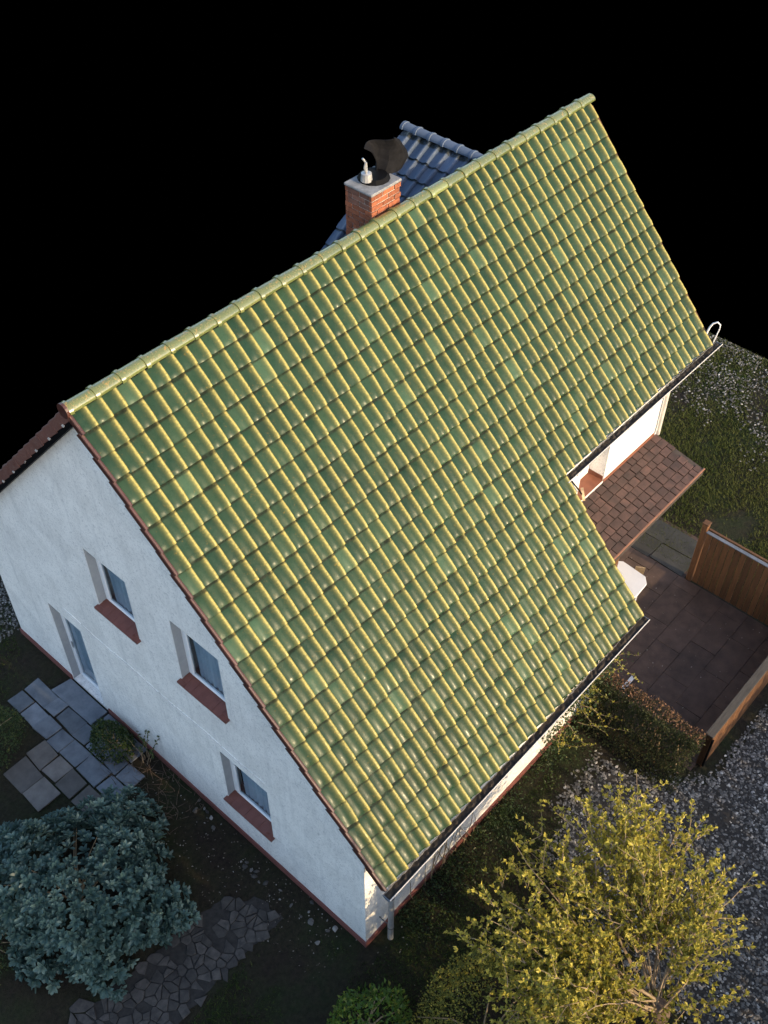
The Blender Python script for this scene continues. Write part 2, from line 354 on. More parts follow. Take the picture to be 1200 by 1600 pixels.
# ------------------------------------------------------------------ paths
def poly_slab(name, poly, z0, z1, m, parent, bev=.006):
    cx = sum(p[0] for p in poly) / len(poly); cy = sum(p[1] for p in poly) / len(poly)
    return MB().prism(poly, lambda a, c, t: (a, c, t), z1, z0).build(name, m, parent, bevel=bev, loc=(cx, cy, z0))
def jit(p, a=.02): return (p[0] + random.uniform(-a, a), p[1] + random.uniform(-a, a))
slate = sheet('slate_path', [(-1.85, .98), (-1.4, .9), (-1.3, .25), (-.3, .13), (.05, .54), (.09, 2.7), (-.28, 3.12), (-.95, 3.08), (-1.0, 1.98), (-1.83, 1.93)], .006, M['soil'])
poly_slab('slab', [(-.27, 1.62), (.08, 1.62), (.08, 2.66), (-.3, 2.72)], .008, .055, M['slate'], slate)
for (x0, x1, ys) in ((-.27, .07, [.55, .95, 1.27, 1.6]), (-1.37, -.99, [.25, .73]), (-.97, -.62, [.12, .6]), (-.60, -.29, [.15, .53]), (-.60, -.29, [.55, .9, 1.38, 1.72, 2.22, 2.5, 3.12]), (-.97, -.62, [.62, 1.15, 1.62, 1.95, 2.32, 2.74, 3.1]), (-1.37, -.99, [.75, 1.16, 1.55, 1.97]), (-1.85, -1.39, [.95, 1.4, 1.95])):
    for a, b in zip(ys[:-1], ys[1:]):
        q = [jit((x0 + .004, a + .004)), jit((x1 - .004, a + .004)), jit((x1 - .004, b - .004)), jit((x0 + .004, b - .004))]
        poly_slab('slab', q, .008, .035 + random.uniform(-.008, .01), M['slateb'] if x0 < -.98 else M['slate'], slate)
cbp = [(-.42, -3.22), (-.45, -2.78), (-.9, -2.3), (-3.5, -2.1), (-4.2, -3.22)]; edge = []
for a, b in zip(cbp, cbp[1:] + cbp[:1]):
    m_ = max(2, int(math.hypot(b[0] - a[0], b[1] - a[1]) / .09))
    for k in range(m_): edge.append((a[0] + (b[0] - a[0]) * k / m_ + random.gauss(0, .03), a[1] + (b[1] - a[1]) * k / m_ + random.gauss(0, .025)))
cob = sheet('cobble_path', edge, .006, M['cobblebed'])
cpoly = [(-.45, -3.22), (-.5, -2.75), (-.95, -2.25), (-3.5, -2.05), (-4.1, -3.22)]
cc = []
for i in range(27):
    for j in range(9):
        cc.append((-4.15 + i * .145 + random.uniform(-.085, .085), -3.3 + j * .15 + random.uniform(-.085, .085)))
for (x, y) in cc:
    if not inside(cpoly, np.array([x]), np.array([y]))[0] or random.random() < (.3 if y > -2.6 else .1): continue
    cell = [(x - .2, y - .2), (x + .2, y - .2), (x + .2, y + .2), (x - .2, y + .2)]
    for (u, v) in cc:
        dx, dy = u - x, v - y; dd = math.hypot(dx, dy)
        if dd < 1e-6 or dd > .42: continue
        lim = dd / 2 - .006; nx, ny = dx / dd, dy / dd; new = []
        for a, b in zip(cell, cell[1:] + cell[:1]):
            fa, fb_ = (a[0] - x) * nx + (a[1] - y) * ny - lim, (b[0] - x) * nx + (b[1] - y) * ny - lim
            if fa <= 0: new.append(a)
            if fa * fb_ < 0: t = fa / (fa - fb_); new.append((a[0] + (b[0] - a[0]) * t, a[1] + (b[1] - a[1]) * t))
        cell = new
    pc = []
    for p in cell:
        if not pc or math.hypot(p[0] - pc[-1][0], p[1] - pc[-1][1]) > .022: pc.append(p)
    if len(pc) < 3: continue
    poly_slab('stone', [jit(p, .008) for p in pc], .007, .012 + random.uniform(0, .022), M['cobble'], cob, .006)
# ------------------------------------------------------------------ terrace
terr = sheet('terrace', [(5.9, -6.5), (9.5, -6.5), (9.5, -4.2), (10.6, -4.2), (10.6, -2.6), (5.9, -2.6)], .006, M['terr'])
ty = [-2.62, -3.1, -3.6, -4.1, -4.6, -5.1, -5.6, -6.1, -6.45]
for i in range(4):
    for j in range(8):
        x0 = 5.95 + i * .95 + (.4 if j % 2 else 0); x1 = x0 + .95
        if x1 > 9.47: x1 = 9.47
        if x1 - x0 < .12: continue
        q = [jit((x0 + .002, ty[j + 1] + .002), .002), jit((x1 - .002, ty[j + 1] + .002), .002), jit((x1 - .002, ty[j] - .002), .002), jit((x0 + .002, ty[j] - .002), .002)]
        poly_slab('slab', q, .008, .034 + random.uniform(-.006, .006), M['terr'], terr, .004)
for (x0, x1) in ((9.49, 9.98), (10.0, 10.5)):
    for a, b in ((-4.15, -3.42), (-3.4, -2.65)):
        poly_slab('slab', [jit((x0, a)), jit((x1, a)), jit((x1, b)), jit((x0, b))], .008, .034, M['terrg'], terr, .004)

# ================================================================== HOUSE
H, S = 8.0, 1.0757
TH = math.atan(S); CT, ST = math.cos(TH), math.sin(TH)
LEN = 4.9045 / CT; EXP = LEN / 22.1; TW = 6.03 / 28; L1 = 6.03; LX = TW * 48.5
A1 = 4.9045; D2 = LEN - 8 * EXP; A2 = D2 * CT
WX0, WX1, WF, WU, WR = .12, LX - .12, -4.445, -2.58, 4.18
house = empty('house', (5, 0, 0)); tag(house, 'white stucco house with steep green glazed tile roof and brick chimney', 'house')
def under(y, off=.16): return H - S * abs(y) - off
# --- gable wall with openings (y, z)
WINS = [(-.10, .82, 3.62, 4.90), (-1.95, -1.0, 3.5, 4.86), (-2.57, -1.57, .92, 2.26)]
DOOR = (1.74, 2.62, .06, 2.2)
def rect(a): return [(a[0], a[2]), (a[1], a[2]), (a[1], a[3]), (a[0], a[3])]
gab = [(WF, 0), (WR, 0), (WR, under(WR)), (0, under(0)), (WF, under(WF))]
MB().prism(gab, lambda a, b, t: (t, a, b), WX0, WX0 + .3, [rect(w) for w in WINS] + [rect(DOOR)]).build('gable_wall', M['white'], house)
MB().prism([(WX0 + .3, 0), (L1 - .1, 0), (L1 - .1, under(WF)), (WX0 + .3, under(WF))], lambda a, b, t: (a, t, b), WF, WF + .3).build('front_wall', M['white'], house)
MB().prism([(WF + .3, 0), (WU, 0), (WU, under(WU)), (WF + .3, under(WF + .3))], lambda a, b, t: (t, a, b), L1 - .1, L1 - .4).build('wing_wall', M['white'], house)
REC = (7.62, 8.5, 2.32, 4.6)
MB().prism([(L1 - .1, 0), (WX1, 0), (WX1, under(WU)), (L1 - .1, under(WU))], lambda a, b, t: (a, t, b), WU, WU + .4, [rect(REC)]).build('upper_wall', M['white'], house)
MB().prism([(WU + .4, 0), (WR, 0), (WR, under(WR)), (0, under(0)), (WU + .4, under(WU + .4))], lambda a, b, t: (t, a, b), WX1 - .3, WX1).build('far_gable_wall', M['white'], house)
MB().box((WX0 + .3, WR - .3, 0), (WX1 - .3, WR, under(WR))).build('rear_wall', M['white'], house)
# plinth (interrupted at the garden door)
pl = MB().box((WX0 - .025, DOOR[1] + .03, .0), (WX0 - .001, WR + .02, .14)).box((WX0 - .025, WF - .025, .0), (WX0 - .001, 1.6, .14)).box((WX0 - .001, WF - .025, 0), (L1 - .1, WF - .001, .14))
pl.build('plinth', M['plinth'], house)
# raised joint in the render
crs = MB()
ys = np.linspace(2.1, -2.55, 26)
for a, b in zip(ys[:-1], ys[1:]):
    z = 2.46 + .02 * math.sin(a * 4) + random.uniform(-.006, .006); crs.box((WX0 - .009, b, z), (WX0 + .004, a + .01, z + .035))
crs.build('render_joint', M['white'], house)
# --- windows
def window(r, door=False):
    y0, y1, z0, z1 = r; xf = WX0 + .135
    fr = MB(); t = .062
    fr.box((xf, y0, z0), (xf + .06, y0 + t, z1)).box((xf, y1 - t, z0), (xf + .06, y1, z1)).box((xf, y0 + t, z1 - t), (xf + .06, y1 - t, z1)).box((xf, y0 + t, z0), (xf + .06, y1 - t, z0 + t))
    w = fr.build('garden_door' if door else 'window', M['pvc'], house, bevel=.006)
    MB().box((WX0 + .004, y1 - .012, z0 + (.0 if door else .06)), (xf - .001, y1 - .0015, z1 - .002)).build('reveal', M['reveal'], w)
    i = t + .012; s = MB(); s.box((xf - .012, y0 + i, z0 + i), (xf + .035, y0 + i + .05, z1 - i)).box((xf - .012, y1 - i - .05, z0 + i), (xf + .035, y1 - i, z1 - i))
    s.box((xf - .012, y0 + i + .05, z1 - i - .05), (xf + .035, y1 - i - .05, z1 - i)).box((xf - .012, y0 + i + .05, z0 + i), (xf + .035, y1 - i - .05, z0 + i + .05))
    s.build('sash', M['pvc'], w, bevel=.005)
    obj('pane', mesh('pane', [(xf + .01, y0 + .1, z0 + .1), (xf + .01, y1 - .1, z0 + .1), (xf + .01, y1 - .1, z1 - .1), (xf + .01, y0 + .1, z1 - .1)], [(0, 3, 2, 1)], M['glass']), w)
    # curtain in folds, hung in two halves
    ym = y0 + (y1 - y0) * .22; n = 60; V = []; F = []
    for k in range(n + 1):
        y = y0 + .02 + (y1 - y0 - .04) * (.92 if not door else 1) * k / n
        for z, g in ((z1 - .02, .6), ((z0 + z1) / 2, 1.0), (z0 + .03, 1.25)):
            yy = y - (.10 * g if k / n > .8 and not door else 0) * max(0, (k / n - .8) * 5) * (1 if z < z1 - .1 else .2)
            V.append((xf + .065 + .024 * g * math.sin(k * .95 + .5 * math.sin(k * .31)), yy, z))
    for k in range(n):
        for j in range(2): F.append((k * 3 + j, k * 3 + 3 + j, k * 3 + 4 + j, k * 3 + 1 + j))
    obj('curtain', mesh('curtain', V, F, M['curtain'], True), w)
    MB().box((xf + .5, y0 - .3, z0 - .2), (xf + .55, y1 + .3, z1 + .2)).build('room_wall', M['room'], w)
    if not door:
        n = 7; sil = empty('sill', (WX0, (y0 + y1) / 2, z0), w)
        for k in range(n):
            a = y0 - .03 + (y1 - y0 + .06) * k / n; b = y0 - .03 + (y1 - y0 + .06) * (k + 1) / n - .003
            x1 = xf + .0; dz = random.uniform(-.002, .002); c0 = WX0 - .002
            if k in (0, n - 1):   # the outer ones reach past the reveal only outside the wall
                p = MB().add([(c0, max(a, y0), z0 + .004), (c0, min(b, y1), z0 + .004), (x1, min(b, y1), z0 + .004), (x1, max(a, y0), z0 + .004), (c0, max(a, y0), z0 + .030), (c0, min(b, y1), z0 + .030), (x1, min(b, y1), z0 + .055), (x1, max(a, y0), z0 + .055)], [(0,3,2,1),(4,5,6,7),(0,1,5,4),(1,2,6,5),(2,3,7,6),(3,0,4,7)])
                p.box((c0 - .075, a, z0 - .012), (c0 - .001, b, z0 + .026)); p.build('sill_tile', M['sill'], w)
                continue
            MB().add([(c0 - .075, a, z0 - .012 + dz), (c0 - .075, b, z0 - .012 + dz), (x1, b, z0 + .004), (x1, a, z0 + .004), (c0 - .075, a, z0 + .016 + dz), (c0 - .075, b, z0 + .016 + dz), (x1, b, z0 + .055 + dz), (x1, a, z0 + .055 + dz)], [(0,3,2,1),(4,5,6,7),(0,1,5,4),(1,2,6,5),(2,3,7,6),(3,0,4,7)]).build('sill_tile', M['sill'], w)
        bpy.data.objects.remove(sil)
    else:
        MB().box((xf - .03, y1 - .16, 1.0), (xf - .013, y1 - .13, 1.14)).build('handle', M['steel'], w)
    return w
for w in WINS: window(w)
window(DOOR, True)
MB().box((WX0 + .012, DOOR[0], .0), (WX0 + .3, DOOR[1], .055)).build('door_sill', M['slate'], house)

# --- roof deck
def fr_fn(a, d, t): return (a, -d * CT - t * ST, H - d * ST + t * CT)       # front slope: x, distance from ridge, normal offset
def rr_fn(a, d, t): return (a, d * CT + t * ST, H - d * ST + t * CT)        # rear slope
deck = MB().prism([(.03, .02), (LX - .03, .02), (LX - .03, D2 - .03), (L1 - .03, D2 - .03), (L1 - .03, LEN - .03), (.03, LEN - .03)], fr_fn, -.105, -.075)
deck.prism([(.03, .02), (LX - .03, .02), (LX - .03, LEN - .03), (.03, LEN - .03)], rr_fn, -.105, -.075)
roof = deck.build('roof', M['lead'], house)
# --- pantile
U = [-.012, .035, .12, .25, .40, .52, .60, .665, .725, .785, .84, .895, .945, .985, 1.015, 1.025]
Z = [-.002, -.004, -.005, -.003, .003, .0115, .020, .0300, .0405, .0485, .0535, .0540, .0480, .034, .013, -.002]
TLEN = EXP + .075
def tile_geo(seed=None, damp=1.0, tw=TW, exp=EXP):
    g = np.random.default_rng(seed) if seed is not None else None
    V = []; C = []; nu = len(U); tl = exp + .075
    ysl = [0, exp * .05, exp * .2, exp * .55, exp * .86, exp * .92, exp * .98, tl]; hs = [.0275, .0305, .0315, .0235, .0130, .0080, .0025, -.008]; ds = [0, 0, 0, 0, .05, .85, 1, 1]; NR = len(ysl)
    wob = (g.normal(0, .0016, (NR, 1)) + g.normal(0, .0010, (NR, nu))) if g is not None else np.zeros((NR, nu))
    DT = []
    amp = 1 + (g.normal(0, .06) if g is not None else 0)
    for j, y in enumerate(ysl):
        for i in range(nu):
            hz = hs[j] - .045
            sag = -.004 * math.sin(math.pi * min(1, U[i])) if j == 0 else 0
            V.append((U[i] * tw, y + (sag if j == 0 else 0), Z[i] * amp + hz + wob[j, i] * damp * (0 if i > 13 else 1)))
            c = .27 * math.exp(-(max(0, .80 - U[i]) / .16) ** 2) * (U[i] > .3) * math.exp(-(max(0, U[i] - .9) / .06) ** 2) + .70 * math.exp(-((U[i] - .86) / .078) ** 2); C.append(c); DT.append(ds[j])  # flank term puts the sun shading of the roll into the colour
    F = [(j * nu + i, j * nu + i + 1, (j + 1) * nu + i + 1, (j + 1) * nu + i) for j in range(NR - 1) for i in range(nu - 1)]
    b = len(V)
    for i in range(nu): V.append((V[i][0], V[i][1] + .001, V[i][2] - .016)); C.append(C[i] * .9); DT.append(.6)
    F += [(b + i, b + i + 1, i + 1, i) for i in range(nu - 1)]
    c0 = len(V)                                # right-hand edge closes downward
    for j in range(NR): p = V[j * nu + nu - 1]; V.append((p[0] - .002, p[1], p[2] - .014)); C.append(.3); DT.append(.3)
    F += [(nu - 1 + j * nu, c0 + j, c0 + j + 1, nu - 1 + (j + 1) * nu) for j in range(NR - 1)]
    return np.array(V), F, np.array(C), np.array(DT)
def basis(X, Y, Zv, o):
    return Matrix(((X[0], Y[0], Zv[0], o[0]), (X[1], Y[1], Zv[1], o[1]), (X[2], Y[2], Zv[2], o[2]), (0, 0, 0, 1)))
VAR = [tile_geo(100 + k) for k in range(12)]
def tile_mesh(k, m): V, F, C, DT = VAR[k]; return mesh('tile', V, F, m, True, {'crest': C, 'lap_shade': DT, 'rnd': np.full(len(V), (k * .377) % 1)})
def joined(name, places, m, parent, geo=None):
    Vs, Fs, Cs, Rs, Ds = [], [], [], [], []; n = 0
    for k, Mx in places:
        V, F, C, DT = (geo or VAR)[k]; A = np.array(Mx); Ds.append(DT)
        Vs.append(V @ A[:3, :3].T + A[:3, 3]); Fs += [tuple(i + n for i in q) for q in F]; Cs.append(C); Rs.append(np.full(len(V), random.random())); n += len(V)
    o = obj(name, mesh(name, np.concatenate(Vs), Fs, m, True, {'crest': np.concatenate(Cs), 'lap_shade': np.concatenate(Ds), 'rnd': np.concatenate(Rs)}), parent)
    return tag(o, kind='stuff')
front = []
for r in range(22):
    d = LEN - r * EXP                       # lower edge of the course, measured from the ridge
    cols = range(28) if r < 8 else range(48)
    for c in cols:
        x = .02 + c * TW
        odd = random.random()
        rz = random.gauss(0, .009); dz = abs(random.gauss(0, .003)) + .007 * math.sin(x * .9 + r * .35) + .004 * math.sin(x * 2.3 - r * .6); dy = random.gauss(0, .007)
        if odd < .022: rz = random.choice((-1, 1)) * random.uniform(.03, .06); dz = .008; dy = random.uniform(-.03, .01)
        o = Vector(fr_fn(x, d + dy, dz))
        Mx = basis((1, 0, 0), (0, CT, ST), (0, -ST, CT), o) @ Matrix.Rotation(rz, 4, 'Z') @ Matrix.Rotation(random.gauss(0, .006), 4, 'Y')
        if r == 21: Mx = Mx @ Matrix.Scale(.86, 4, (0, 1, 0))
        front.append(((o + Vector((0, 0, 0)) - CAM).length, random.randrange(12), Mx))
front.sort(key=lambda q: q[0])
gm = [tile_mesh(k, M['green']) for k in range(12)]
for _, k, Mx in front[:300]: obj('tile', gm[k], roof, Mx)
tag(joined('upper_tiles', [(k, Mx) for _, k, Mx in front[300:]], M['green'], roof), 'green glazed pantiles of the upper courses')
# rear slope, red clay
rear = []
for r in range(0, 23):
    for c in range(48):
        if r > 20 or (r < 19 and 2 < c < 46): continue      # hidden behind the ridge
        rear.append((random.randrange(12), basis((-1, 0, 0), (0, -CT, ST), (0, ST, CT), Vector(rr_fn(LX - .02 - c * TW, LEN - r * EXP, 0)))))
tag(joined('rear_tiles', rear, M['red'], roof), 'reddish clay pantiles of the rear slope')
# --- ridge tiles
def ridge_geo(L=.385, rad=.098):
    V = []; F = []; C = []; n = 10
    for j, (x, k) in enumerate(((0, 1.02), (.05, 1.09), (.056, .92), (L, .86))):
        for i in range(n + 1):
            t = math.pi * (-.04 + 1.08 * i / n); V.append((x, -math.cos(t) * rad * k * 1.12, math.sin(t) * rad * k * .86)); C.append(math.sin(t) ** 2)
    for j in range(3):
        for i in range(n): F.append((j*(n+1)+i, (j+1)*(n+1)+i, (j+1)*(n+1)+i+1, j*(n+1)+i+1))
    b = len(V)
    for i in range(n + 1): p = V[i]; V.append((0, p[1] * .86, p[2] * .86 - .006)); C.append(.5)
    for i in range(n): F.append((i, i + 1, b + i + 1, b + i))
    return np.array(V), F, np.array(C)
RG = ridge_geo()
rm = [mesh('ridge_tile', RG[0], RG[1], M['ridge'], True, {'crest': RG[2], 'rnd': np.full(len(RG[0]), k / 6)}) for k in range(6)]
for k in range(28):
    obj('ridge_tile', rm[k % 6], roof, Matrix.Translation((k * (LX - .385) / 27, 0, H - .036 + random.uniform(-.004, .004))) @ Matrix.Rotation(random.gauss(0, .012), 4, 'Z'))
# round end disc at the gable
MB().tube([(-.035, 0, H - .035), (.0, 0, H - .035)], .10, 16).build('ridge_end_disc', M['verge'], roof)
# --- verge tiles on the near gable (front and rear slope)
def verge_geo(st=1.0, dp=1.0):
    V = []; F = []; C = []; L = EXP + .035
    prof = [(.040, -.012), (.030, .004), (.016, .008), (.0, .004), (-.008, -.008), (-.008, -.05), (-.007, -.095), (.004, -.095), (.006, -.03)]
    for j, (y, h) in enumerate(((0, .030 * st), (L, -.012 * st))):
        for (px, pz) in prof: V.append((px * (1 if j == 0 else .93), y, (pz if pz > -.04 else pz * dp) + h - (.012 * st if j else 0))); C.append(.6)
    n = len(prof)
    for i in range(n - 1): F.append((i, n + i, n + i + 1, i + 1))
    F.append(tuple(range(n))); F.append(tuple(range(2 * n - 1, n - 1, -1)))
    return V, F, C
vg = verge_geo()
vm = mesh('verge_tile', vg[0], vg[1], M['verge'], False, {'crest': vg[2], 'rnd': [.2] * len(vg[0])})
bm = bmesh.new(); bm.from_mesh(vm); bmesh.ops.recalc_face_normals(bm, faces=bm.faces); bm.to_mesh(vm); bm.free()
for r in range(22):
    d = LEN - r * EXP
    obj('verge_tile', vm, roof, basis((1, 0, 0), (0, CT, ST), (0, -ST, CT), Vector(fr_fn(0, d + random.gauss(0, .004), 0))) @ Matrix.Rotation(random.gauss(0, .01), 4, 'Z'))
vg = verge_geo(.35, 1.55)
vr = mesh('verge_tile', [(-p[0], p[1], p[2]) for p in vg[0]], [tuple(reversed(q)) for q in vg[1]], M['red'], False, {'crest': vg[2], 'rnd': [.5] * len(vg[0])})
bm = bmesh.new(); bm.from_mesh(vr); bmesh.ops.recalc_face_normals(bm, faces=bm.faces); bm.to_mesh(vr); bm.free()
for r in range(4, 22):
    obj('verge_tile', vr, roof, basis((-1, 0, 0), (0, -CT, ST), (0, ST, CT), Vector(rr_fn(0, LEN - r * EXP, 0))) @ Matrix.Rotation(random.gauss(0, .01), 4, 'Z'))
# mortar dabs and dark board under the rear verge
for r in range(5, 22, 2):
    d = LEN - r * EXP; MB().prism([(d - .04, -.155), (d + .02, -.16), (d + .035, -.125), (d - .03, -.12)], lambda a, b, t: (t, a * CT + b * ST, H - a * ST + b * CT), -.0085, .01).build('mortar_dab', M['mortar'], roof)
MB().prism([(.16, -.215), (LEN, -.215), (LEN, -.12), (.12, -.12)], lambda a, b, t: (t, a * CT + b * ST, H - a * ST + b * CT), .0, .09).build('barge_board', M['lead'], house)
# right-hand verge of the wing and of the far gable: thin boards below the tiles
MB().prism([(D2 - .1, -.2), (LEN - .05, -.2), (LEN - .05, -.05), (D2 - .1, -.05)], lambda a, b, t: (t, -a * CT - b * ST, H - a * ST + b * CT), L1 - .028, L1 + .004).build('barge_board', M['wood'], house)
MB().prism([(.15, -.2), (D2 - .05, -.2), (D2 - .05, -.05), (.15, -.05)], lambda a, b, t: (t, -a * CT - b * ST, H - a * ST + b * CT), LX - .028, LX + .0).build('barge_board', M['wood'], house)
# --- gutters
def gutter(x0, x1, d, name='gutter'):
    yc = -d * CT - .055; zc = H - d * ST - .075; rr = .062; n = 9; V = []; F = []
    ring = [(yc + math.cos(t) * rr * k, zc + math.sin(t) * rr * k) for k in (1.0, .93) for t in ([math.pi + math.pi * i / n for i in range(n + 1)] if k == 1.0 else [2 * math.pi - math.pi * i / n for i in range(n + 1)])]
    xs = list(np.linspace(x0, x1, 12)); m = len(ring)
    for x in xs:
        s = .006 * math.sin(x * 1.7); V += [(x, y, z + s) for y, z in ring]
    for j in range(len(xs) - 1):
        for i in range(m): F.append((j*m+i, (j+1)*m+i, (j+1)*m+(i+1) % m, j*m+(i+1) % m))
    g = MB().add(V, F).build(name, M['zinc'], house, smooth=False)
    b = MB().tube([(x0, yc - rr, zc + .004), (x1, yc - rr, zc + .004)], .0085, 6); b.build('bead', M['pipe'], g)
    for x in (x0, x1):
        MB().prism([(yc + math.cos(math.pi + math.pi * i / 10) * rr * 1.03, zc + math.sin(math.pi + math.pi * i / 10) * rr * 1.03) for i in range(11)], lambda a, c, t: (t, a, c), x - .004, x + .004).build('end_cap', M['capm'], g)
    # leaf litter lying in it
    V = []; F = []; N = int((x1 - x0) / .05)
    for i in range(N + 1):
        x = x0 + .02 + (x1 - x0 - .04) * i / N; h = -.02 + random.uniform(-.012, .018)
        V += [(x, yc - .053, zc + h - .008), (x, yc, zc + h + random.uniform(-.01, .02)), (x, yc + .053, zc + h)]
    for i in range(N): F += [(i*3, i*3+3, i*3+4, i*3+1), (i*3+1, i*3+4, i*3+5, i*3+2)]
    obj('leaf_litter', mesh('leaf_litter', V, F, M['litter']), g)
    for i in range(int((x1 - x0) / .7) + 1):
        x = x0 + .25 + i * .7
        if x < x1: MB().tube([(x, yc + math.cos(math.pi + t) * (rr + .006), zc + math.sin(math.pi + t) * (rr + .006)) for t in (0, .5, 1, 1.6, 2.2, 2.8)], .005, 5).build('bracket', M['zinc'], g)
    return yc, zc
yc, zc = gutter(-.02, L1 + .06, LEN); gutter(L1 - .04, LX + .12, D2)
MB().box((.05, -A1 + .06, H - S * A1 - .16), (L1 - .03, -A1 + .085, H - S * A1 - .0)).build('fascia', M['wood'], house)
MB().box((L1 - .02, -A2 + .06, H - S * A2 - .16), (LX - .05, -A2 + .085, H - S * A2 - .0)).build('fascia', M['pvc'], house)
M['downpipe'] = simple('downpipe_grey', (.20, .20, .20), (.30, .30, .30), 6, .5, .05)
dp = MB().tube([(.86, yc, zc - .05), (.86, yc, zc - .16), (.80, yc + .03, zc - .22), (.50, WF - .20, zc - .42), (.43, WF - .215, zc - .5), (.42, WF - .22, zc - .6), (.42, WF - .22, .12)], .045, 12).build('downpipe', M['downpipe'], house, smooth=True)
for z in (.5, 1.5): MB().tube([(.42, WF - .22, z - .012), (.42, WF - .22, z + .012)], .051, 12).tube([(.42, WF - .18, z), (.42, WF, z)], .008, 6).build('pipe_clip', M['zinc'], dp)
MB().tube([(LX - .02, -A2 - .05, H - S * A2 - .13), (LX - .04, WU - .15, H - S * A2 - .4), (WX1 - .09, WU - .06, H - S * A2 - .6), (WX1 - .09, WU - .06, 2.33)], .036, 10).build('downpipe', M['pipe'], house, smooth=True)
# --- recessed balcony door
dr = MB().box((REC[0] + .02, WU + .32, REC[2]), (REC[0] + .085, WU + .38, REC[3])).box((REC[1] - .085, WU + .32, REC[2]), (REC[1] - .02, WU + .38, REC[3])).box((REC[0] + .085, WU + .32, REC[2]), (REC[1] - .085, WU + .38, REC[2] + .55)).box((REC[0] + .085, WU + .32, REC[3] - .1), (REC[1] - .085, WU + .38, REC[3]))
bd = dr.build('balcony_door', M['pvc'], house, bevel=.006)
MB().box((REC[0] + .085, WU + .345, REC[2] + .55), (REC[1] - .085, WU + .352, REC[3] - .1)).build('pane', M['glass'], bd)
MB().box((REC[0] + .0, WU + .6, REC[2]), (REC[1], WU + .63, REC[3])).build('room_wall', M['room'], bd)
MB().box((REC[0], WU + .004, REC[2] - .0), (REC[1], WU + .4, REC[2] + .012)).build('recess_floor', M['terracotta'], house)
MB().box((REC[1] - .014, WU + .02, REC[2] + .012), (REC[1] - .001, WU + .32, REC[2] + .1)).box((REC[1] + .0, WU - .014, 2.27), (WX1 - .14, WU - .001, 2.36)).build('skirting', M['terracotta'], house)
# --- porch roof of brown slabs
PX0, PX1, PY0, PY1, PZ0, PZ1 = L1 - .05, LX - .17, WU - .004, -3.68, 2.27, 2.06
def pf(x, v, t): return (x, PY0 + (PY1 - PY0) * v, PZ0 + (PZ1 - PZ0) * v + t)
porch = MB().prism([(PX0, 0), (PX1, 0), (PX1, 1), (PX0, 1)], pf, -.15, -.012).build('porch_roof', M['grout'], house)
rows = [0, .14, .28, .42, .57, .72, .86, 1.0]
for j in range(7):
    x = PX0 + random.uniform(0, .15)
    xs = [PX0]
    while x < PX1 - .12: x += random.uniform(.15, .28); xs.append(min(x, PX1))
    for a, b in zip(xs[:-1], xs[1:]):
        if b - a < .05: continue
        e = .008; dv = .006; h = random.uniform(.0, .009)
        MB().prism([(a + e, rows[j] + dv), (b - e, rows[j] + dv), (b - e, rows[j + 1] - dv), (a + e, rows[j + 1] - dv)], pf, -.011, .012 + h).build('slab', M['porch'], porch, bevel=.005, loc=pf((a + b) / 2, (rows[j] + rows[j + 1]) / 2, 0))
MB().tube([pf(PX0, 1.0, .0), pf(PX1, 1.0, .0)], .02, 8).build('edge_rail', M['copper'], porch)
MB().box((PX0, PY1 + .012, PZ1 - .17), (PX1, PY1 + .03, PZ1 - .012)).build('fascia', M['wood'], porch)
for x in (L1 + .3, L1 + 1.6): MB().box((x - .05, PY1 + .08, .03), (x + .05, PY1 + .18, PZ1 - .1)).build('post', M['wood'], porch, bevel=.008)
# --- rear cross gable with blue-grey tiles
BX, BS, BY = 7.68, .67, 1.6
bt = math.atan(BS); bc, bs_ = math.cos(bt), math.sin(bt); BH = 7.985
def bl_fn(a, d, t): return (BX - d * bc - t * bs_, a, BH - d * bs_ + t * bc)
def br_fn(a, d, t): return (BX + d * bc + t * bs_, a, BH - d * bs_ + t * bc)
dm = MB().prism([(.02, .02), (BY - .03, .02), (BY - .03, 3.0), (BY - .35, 3.0)], bl_fn, -.105, -.075).prism([(.02, .02), (BY - .03, .02), (BY - .03, 3.0), (BY - .35, 3.0)], br_fn, -.105, -.075).build('dormer_roof', M['lead'], house)
MB().prism([(BX - 2.4, BH - 2.4 * BS - .12), (BX + 2.4, BH - 2.4 * BS - .12), (BX, BH - .12)], lambda a, b, t: (a, t, b), BY - .3, BY - .12).build('dormer_wall', M['white'], house)
BW, BE = .198, .30
BG = [tile_geo(200 + k, tw=BW, exp=BE) for k in range(6)]
bmz = [mesh('tile', g[0], g[1], M['blue'], True, {'crest': g[2], 'lap_shade': g[3], 'rnd': np.full(len(g[0]), (k * .37) % 1)}) for k, g in enumerate(BG)]
red2 = []
for r in range(9):
    d = .14 + BE * (r + 1)
    for c in range(8):
        y = BY - c * BW
        zt = BH - (d - BE) * bs_
        if zt < H - S * (y + .02) - .12: continue
        k = random.randrange(6)
        obj('tile', bmz[k], dm, basis((0, -1, 0), (bc, 0, bs_), (-bs_, 0, bc), Vector(bl_fn(y, d + random.gauss(0, .003), 0))) @ Matrix.Rotation(random.gauss(0, .005), 4, 'Z'))
        red2.append((k, basis((0, 1, 0), (-bc, 0, bs_), (bs_, 0, bc), Vector(br_fn(y - BW, d, 0)))))
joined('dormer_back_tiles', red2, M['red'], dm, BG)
BRG = ridge_geo(.30, .085); brm = mesh('ridge_tile', BRG[0], BRG[1], M['blue'], True, {'crest': BRG[2], 'rnd': np.full(len(BRG[0]), .4)})
for k in range(6): obj('ridge_tile', brm, dm, basis((0, -1, 0), (1, 0, 0), (0, 0, 1), Vector((BX, BY + .03 - k * .275, BH - .03))))
